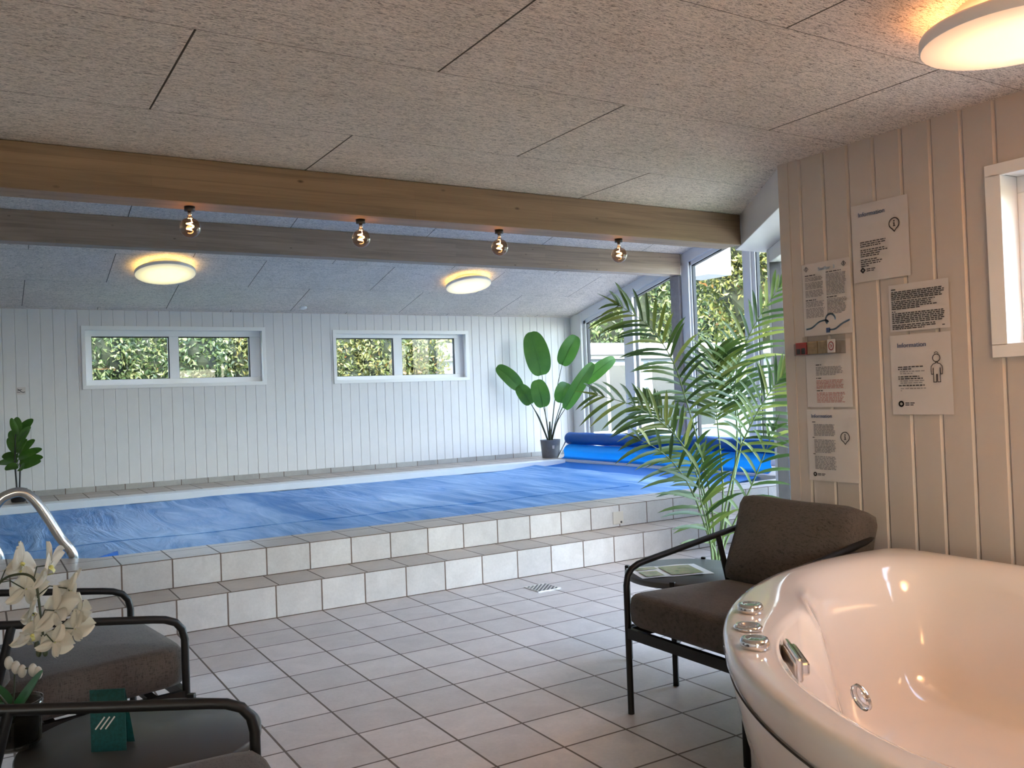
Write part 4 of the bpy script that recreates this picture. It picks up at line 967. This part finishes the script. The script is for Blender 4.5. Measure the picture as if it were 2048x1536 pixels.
BANANA = [
  ([(5.648, 4.983, 0.61), (5.611, 4.999, 1.029), (5.587, 5.005, 1.518), (5.501, 4.993, 1.839), (5.486, 5.09, 2.125)], 0.348),
  ([(5.672, 4.969, 0.609), (5.745, 4.94, 1.163), (5.853, 4.892, 1.649), (5.916, 4.792, 1.866), (6.055, 4.8, 2.048)], 0.251),
  ([(5.618, 5.001, 0.611), (5.488, 5.043, 1.0), (5.304, 5.118, 1.334), (5.139, 5.155, 1.516), (5.04, 5.304, 1.659)], 0.209),
  ([(5.624, 4.997, 0.611), (5.52, 4.996, 0.908), (5.39, 5.012, 1.121), (5.29, 5.011, 1.27), (5.258, 5.121, 1.377)], 0.209),
  ([(5.642, 4.987, 0.61), (5.585, 4.924, 0.857), (5.504, 4.875, 1.074), (5.44, 4.852, 1.282), (5.447, 4.938, 1.45)], 0.251),
  ([(5.684, 4.962, 0.608), (5.716, 4.892, 0.886), (5.759, 4.816, 1.12), (5.769, 4.75, 1.277), (5.854, 4.79, 1.394)], 0.251),
  ([(5.696, 4.955, 0.608), (5.71, 4.861, 0.852), (5.769, 4.742, 1.036), (5.914, 4.593, 1.365), (6.135, 4.55, 1.656)], 0.195),
  ([(5.69, 4.958, 0.608), (5.81, 4.857, 1.056), (6.075, 4.671, 1.391), (6.225, 4.521, 1.573), (6.455, 4.475, 1.717)], 0.195),
]
RUBBER = [[(-0.86, 4.888, 1.05), (-0.881, 4.852, 1.142), (-0.902, 4.817, 1.213)], [(-0.849, 4.939, 1.048), (-0.851, 4.939, 1.145), (-0.853, 4.939, 1.22)], [(-0.838, 4.991, 1.047), (-0.773, 4.998, 1.13), (-0.708, 5.004, 1.193)], [(-0.853, 4.884, 0.989), (-0.797, 4.803, 1.061), (-0.742, 4.724, 1.111)], [(-0.86, 4.947, 0.963), (-0.888, 4.963, 1.032), (-0.918, 4.98, 1.082)], [(-0.854, 5.002, 0.936), (-0.88, 5.064, 0.971), (-0.907, 5.126, 0.987)], [(-0.845, 4.881, 0.929), (-0.798, 4.805, 1.018), (-0.751, 4.729, 1.087)], [(-0.858, 4.948, 0.862), (-0.897, 4.97, 0.947), (-0.937, 4.992, 1.012)], [(-0.852, 5.002, 0.859), (-0.852, 5.047, 0.962), (-0.852, 5.093, 1.046)], [(-0.847, 4.883, 0.864), (-0.81, 4.814, 0.936), (-0.775, 4.745, 0.988)], [(-0.837, 4.935, 0.846), (-0.77, 4.894, 0.924), (-0.703, 4.854, 0.982)], [(-0.844, 4.999, 0.793), (-0.74, 4.983, 0.848), (-0.636, 4.967, 0.883)], [(-0.848, 4.885, 0.813), (-0.776, 4.795, 0.847), (-0.705, 4.706, 0.861)], [(-0.864, 4.952, 0.797), (-0.928, 4.99, 0.825), (-0.993, 5.029, 0.832)], [(-0.863, 5.011, 0.758), (-0.944, 5.105, 0.767), (-1.027, 5.201, 0.756)], [(-0.859, 4.892, 0.729), (-0.917, 4.88, 0.723), (-0.974, 4.868, 0.698)], [(-0.839, 4.938, 0.76), (-0.738, 4.878, 0.791), (-0.638, 4.818, 0.802)], [(-0.829, 4.991, 0.706), (-0.739, 4.984, 0.743), (-0.648, 4.976, 0.76)], [(-0.842, 4.883, 0.713), (-0.833, 4.831, 0.712), (-0.825, 4.78, 0.692)]]
BLOSSOM = [((-1.124, -2.503, 0.868), 0.057, -0.1), ((-1.066, -2.631, 0.874), 0.057, 0.1), ((-1.114, -2.555, 0.81), 0.05, -0.3), ((-1.024, -2.678, 0.818), 0.052, 0.25), ((-1.106, -2.605, 0.755), 0.05, -0.25), ((-1.057, -2.716, 0.776), 0.055, 0.1), ((-1.002, -2.69, 0.763), 0.042, 0.4), ((-1.11, -2.66, 0.717), 0.045, -0.2), ((-1.061, -2.701, 0.697), 0.04, 0.15), ((-1.016, -2.705, 0.723), 0.042, 0.35)]
ORCHSTEM = [[(-1.158, -2.571, 0.516), (-1.22, -2.559, 0.637), (-1.206, -2.569, 0.761), (-1.172, -2.591, 0.841), (-1.128, -2.617, 0.86), (-1.099, -2.634, 0.847), (-1.091, -2.638, 0.806), (-1.086, -2.64, 0.744), (-1.083, -2.641, 0.7), (-1.09, -2.637, 0.669)], [(-1.083, -2.641, 0.7), (-1.077, -2.644, 0.669)], [(-1.153, -2.597, 0.522), (-1.148, -2.6, 0.572), (-1.145, -2.603, 0.615), (-1.129, -2.613, 0.623), (-1.106, -2.626, 0.626)]]
BUDS = [(-1.096, -2.633, 0.682), (-1.079, -2.643, 0.664), (-1.093, -2.635, 0.663), (-1.158, -2.596, 0.64), (-1.143, -2.605, 0.628), (-1.13, -2.612, 0.618), (-1.107, -2.626, 0.62), (-1.096, -2.632, 0.612)]
ORCHLEAF = [[(-1.157, -2.594, 0.497), (-1.128, -2.671, 0.562), (-1.091, -2.752, 0.646)], [(-1.164, -2.59, 0.498), (-1.179, -2.559, 0.542), (-1.199, -2.512, 0.571)], [(-1.17, -2.587, 0.498), (-1.201, -2.627, 0.541), (-1.243, -2.66, 0.536)]]

# ------------------------------------------------------------------ plants
def frame_at(t, ref):
    t = t.normalized(); s = t.cross(ref)
    if s.length < 1e-4: s = t.orthogonal()
    return s.normalized()
def blade(mb, pts, width, face, shape, fold=0.12, cols=4):
    """leaf blade along pts; shape(u) gives relative half width; face: direction the upper side looks to."""
    P = pts; k = len(P); vs = []
    for i, p in enumerate(P):
        t = P[min(i+1,k-1)]-P[max(i-1,0)]; s = frame_at(t, Vector(face)); n = s.cross(t.normalized())
        w = width*0.5*shape(i/(k-1))
        for j in range(-cols, cols+1):
            q = j/cols; vs.append(p+s*w*q+n*(abs(q)*w*fold))
    m_ = 2*cols+1; old = mb.smooth; mb.smooth = True
    mb.add(vs, [(i*m_+j, i*m_+j+1, (i+1)*m_+j+1, (i+1)*m_+j) for i in range(k-1) for j in range(m_-1)]); mb.smooth = old
VIEW = Vector((-0.51,-0.86,0.0))
# bird-of-paradise plant on the far deck
t = thing('potted_plant', 'large leaved green plant in a grey pot at the far right corner of the pool', 'potted plant', (5.66,4.97,ZD))
O = Vector((5.66,4.97,ZD))
mb = MB(); mb.lathe([(0.0,0.0),(.118,0.0),(.122,.01),(.130,.13),(.1305,.132),(.142,.243),(.144,.250),(.134,.250),(.132,.235),(0.0,.235)], n=40); pt = mb.build('pot', MT['pot_grey'], t)
mb = MB(); mb.add([(-.060,-.1325,.13),(-.030,-.1385,.13),(-.028,-.1415,.175),(-.062,-.1355,.175)], [(0,1,2,3)]); mb.build('pot_label', MT['paper'], pt)
mb = MB(); mb.lathe([(0.0,.236),(.131,.236)], n=24); mb.build('soil', MT['soil'], t)
for pts, wd in BANANA:
    P = [Vector(p)-O for p in pts]; P[0] = Vector((P[0].x*.6, P[0].y*.6, .232))
    stalk = bez(P[:3], 8); mb = MB(); mb.tube(stalk, [.010-.006*i/(len(stalk)-1) for i in range(len(stalk))], 7)
    lf = mb.build('leaf_stalk', MT['dark_stem'], t)
    mid = bez(P[2:], 9); mb = MB()
    blade(mb, mid, wd, VIEW, lambda u: (max(0.0, 1-((u-.42)/.60)**2 if u > .42 else 1-((.42-u)/.455)**2))**.55, 0.14, 5)
    mb.tube([p-VIEW*-.003 for p in mid], [.004*(1-.8*i/(len(mid)-1)) for i in range(len(mid))], 5); mb.build('leaf', MT['banana_leaf'], t)
mb = MB(); mb.tube([(0,0,.232),(0.0,0.0,.36),(.005,0,.50)], [.022,.018,.010], 10); mb.build('stem', MT['dark_stem'], t)

# palm between the right side table and the pool step
t = thing('potted_palm', 'tall feathery palm standing between the round side table and the pool step', 'potted palm', (2.27,-1.55,0))
O = Vector((2.27,-1.55,0))
mb = MB(); mb.lathe([(0.0,0.0),(.075,0.0),(.080,.01),(.095,.165),(.095,.175),(.086,.175),(.084,.15),(0.0,.15)], n=32); mb.build('pot', MT['pot_black'], t)
mb = MB(); mb.lathe([(0.0,.151),(.084,.151)], n=20); mb.build('soil', MT['soil'], t)
rnd = random.Random(11)
for fi, (pts, start, ln) in enumerate(PALM):
    P = [Vector(p)-O for p in pts]; root = Vector((P[0].x*.5, P[0].y*.5, .15)); R_ = bez([root]+P, 10); k = len(R_)
    mb = MB(); mb.tube(R_, [.0075-.006*i/(k-1) for i in range(k)], 7); fr = mb.build('frond', MT['green_stem'], t)
    mb = MB(); i0 = int(k*start); npair = 19 if fi not in (6,7,8) else 9
    if fi == 8: npair = 7
    for q in range(npair):
        u = q/(npair-1); idx = i0+u*(k-1-i0); i = int(min(idx, k-2)); f = idx-i
        p = R_[i].lerp(R_[i+1], f); tg = (R_[i+1]-R_[i]).normalized()
        L = ln*(0.62+0.75*math.sin(PI*(0.18+0.72*u)))*rnd.uniform(.88,1.08)*0.80
        if u > .9: L *= .75
        sd = frame_at(tg, VIEW)
        for sg in (-1,1):
            ang = math.radians(62-30*u+rnd.uniform(-6,6))
            d = (tg*math.cos(ang)+sd*sg*math.sin(ang)+VIEW*rnd.uniform(-.05,.32)).normalized()
            dr = Vector((0,0,-1)); pp_ = []
            for s_ in range(6):
                v_ = s_/5; pp_.append(p+d*L*v_+dr*L*(0.30*v_*v_)+tg*L*0.06*v_)
            blade(mb, pp_, .021*(1 if L > .15 else .85), (VIEW+Vector((0,0,.6))), lambda v: max(0.03, math.sin(PI*min(1,.10+.90*v)))**.7 if v < .98 else .03, 0.35, 1)
    d = (R_[-1]-R_[-3]).normalized(); blade(mb, [R_[-1]+d*ln*.55*s_/4+Vector((0,0,-.06*ln*(s_/4)**2)) for s_ in range(5)], .018, VIEW, lambda v: max(.05, 1-v), .3, 1)
    mb.build('leaflets', MT['palm_leaf'], fr)

# small rubber plant at the left end of the back deck
t = thing('potted_plant', 'small bushy plant in a black pot at the left end of the back wall', 'potted plant', (-.862,4.95,ZD))
O = Vector((-.862,4.95,ZD))
mb = MB(); mb.lathe([(0.0,0.0),(.060,0.0),(.066,.01),(.078,.105),(.082,.105),(.083,.13),(.074,.13),(.072,.115),(0.0,.115)], n=28); mb.build('pot', MT['pot_black'], t)
mb = MB(); mb.tube([(-.01,0,.115),(-.022,0,.40),(-.008,0,.70),(.0,0,.82)], [.009,.008,.006,.004], 8); mb.tube([(.012,0,.115),(.028,0,.40),(.02,0,.62),(.03,.01,.78)], [.009,.007,.005,.004], 8); mb.build('stem', MT['black_stem'], t)
for k, pts in enumerate(RUBBER):
    P = [Vector(p)-O for p in pts]; st = Vector((0.0 if k % 2 else .01,0,P[0].z-.03)); mid = bez(P, 6)
    mb = MB(); mb.tube([st, P[0]], .003, 5)
    blade(mb, mid, .105, (VIEW+Vector((0.3*(k%3-1),0,.7))), lambda u: max(.02, math.sin(PI*min(1,(.06+.92*u)**.85)))**.7, .16, 3); mb.build('leaf', MT['rubber_leaf'], t)

# orchid on the left table
t = thing('potted_orchid', 'white orchid with drooping blossoms at the left edge of the picture', 'orchid', (-1.15,-2.60,.4315))
O = Vector((-1.15,-2.60,.4315))
mb = MB(); mb.lathe([(0.0,.002),(.052,.002),(.060,.012),(.066,.10),(.067,.115),(.064,.115),(.062,.10),(.056,.014),(0.0,.006)], n=36); mb.build('glass_pot', MT['vase_glass'], t)
mb = MB(); mb.lathe([(0.0,.010),(.050,.014),(.058,.07),(.05,.085),(0.0,.09)], n=20); mb.build('soil', MT['soil'], t)
for k, pts in enumerate(ORCHSTEM):
    P = [Vector(p)-O for p in pts]
    if k != 1: P = [Vector((P[0].x*.3, P[0].y*.3, .085))]+P[(1 if k == 0 else 0):]
    mb = MB(); R_ = bez(P, 6); mb.tube(R_, .0032 if k == 0 else .0022, 7); sm = mb.build('flower_stem', MT['dark_stem'], t)
for pts in ORCHLEAF:
    P = [Vector(p)-O for p in pts]; P = [Vector((P[0].x*.3,P[0].y*.3,.08))]+P; R_ = bez(P, 6); mb = MB()
    blade(mb, R_, .062, (VIEW+Vector((0,0,1))), lambda u: max(.03, math.sin(PI*min(1,.14+.84*u)))**.75, .3, 3); mb.build('leaf', MT['orchid_leaf'], t)
rnd = random.Random(9)
for k, (c, r, spin) in enumerate(BLOSSOM):
    c = Vector(c)-O; r *= 1.12
    face = (VIEW*rnd.uniform(-.75,.45)+Vector((rnd.uniform(.1,.9),rnd.uniform(-.5,.3),rnd.uniform(-.75,.1)))).normalized()
    M = face.to_track_quat('Z','Y').to_matrix() @ Matrix.Rotation(spin+rnd.uniform(-.5,.5),3,'Z')
    mb = MB(); mb.smooth = True
    def petal(a, L, wd, z0, bend):
        mb.grid(lambda u,v: c+M@(Matrix.Rotation(a,3,'Z')@Vector(((v-.5)*2*wd*(math.sin(PI*min(1,.04+.93*u**.8))**.62), L*(.06+.94*u), z0+bend*u*u-abs(v-.5)**2*bend*1.2+.004*math.sin(9*v+k)))), 9, 8)
    for a in (0.0, 2.25, -2.25): petal(a, r*1.0, r*.36, -.003, -r*.18)
    for a in (1.32, -1.32): petal(a, r*1.08, r*.60, .003, r*.16)
    fl = mb.build('blossom', MT['petal'], t)
    mb = MB(); mb.smooth = True
    mb.grid(lambda u,v: c+M@Vector(((v-.5)*r*.30*(1-.5*u), -r*(.02+.34*u), r*(.06+.22*math.sin(PI*u)))), 5, 4); mb.lathe([(0.0,r*.22),(r*.07,r*.16),(r*.08,r*.06),(0.0,0.0)], c, 10, M); mb.build('lip', MT['petal_lip'], fl)
    near = min((Vector(p)-O for p in ORCHSTEM[0]), key=lambda q: (q-c).length)
    mb = MB(); mb.tube([near, (near+c)/2+Vector((0,0,.012))-face*.01, c-face*.006], .0016, 5); mb.build('flower_stalk', MT['dark_stem'], t)
for k, p in enumerate(BUDS):
    p = Vector(p)-O; s = .009 if k < 3 else .013
    mb = MB(); mb.lathe([(s*math.sin(a)*.8, s*1.3*math.cos(a)) for a in [i*PI/8 for i in range(9)]], p, 12); mb.build('bud', MT['dark_stem'] if k < 3 else MT['petal'], t)
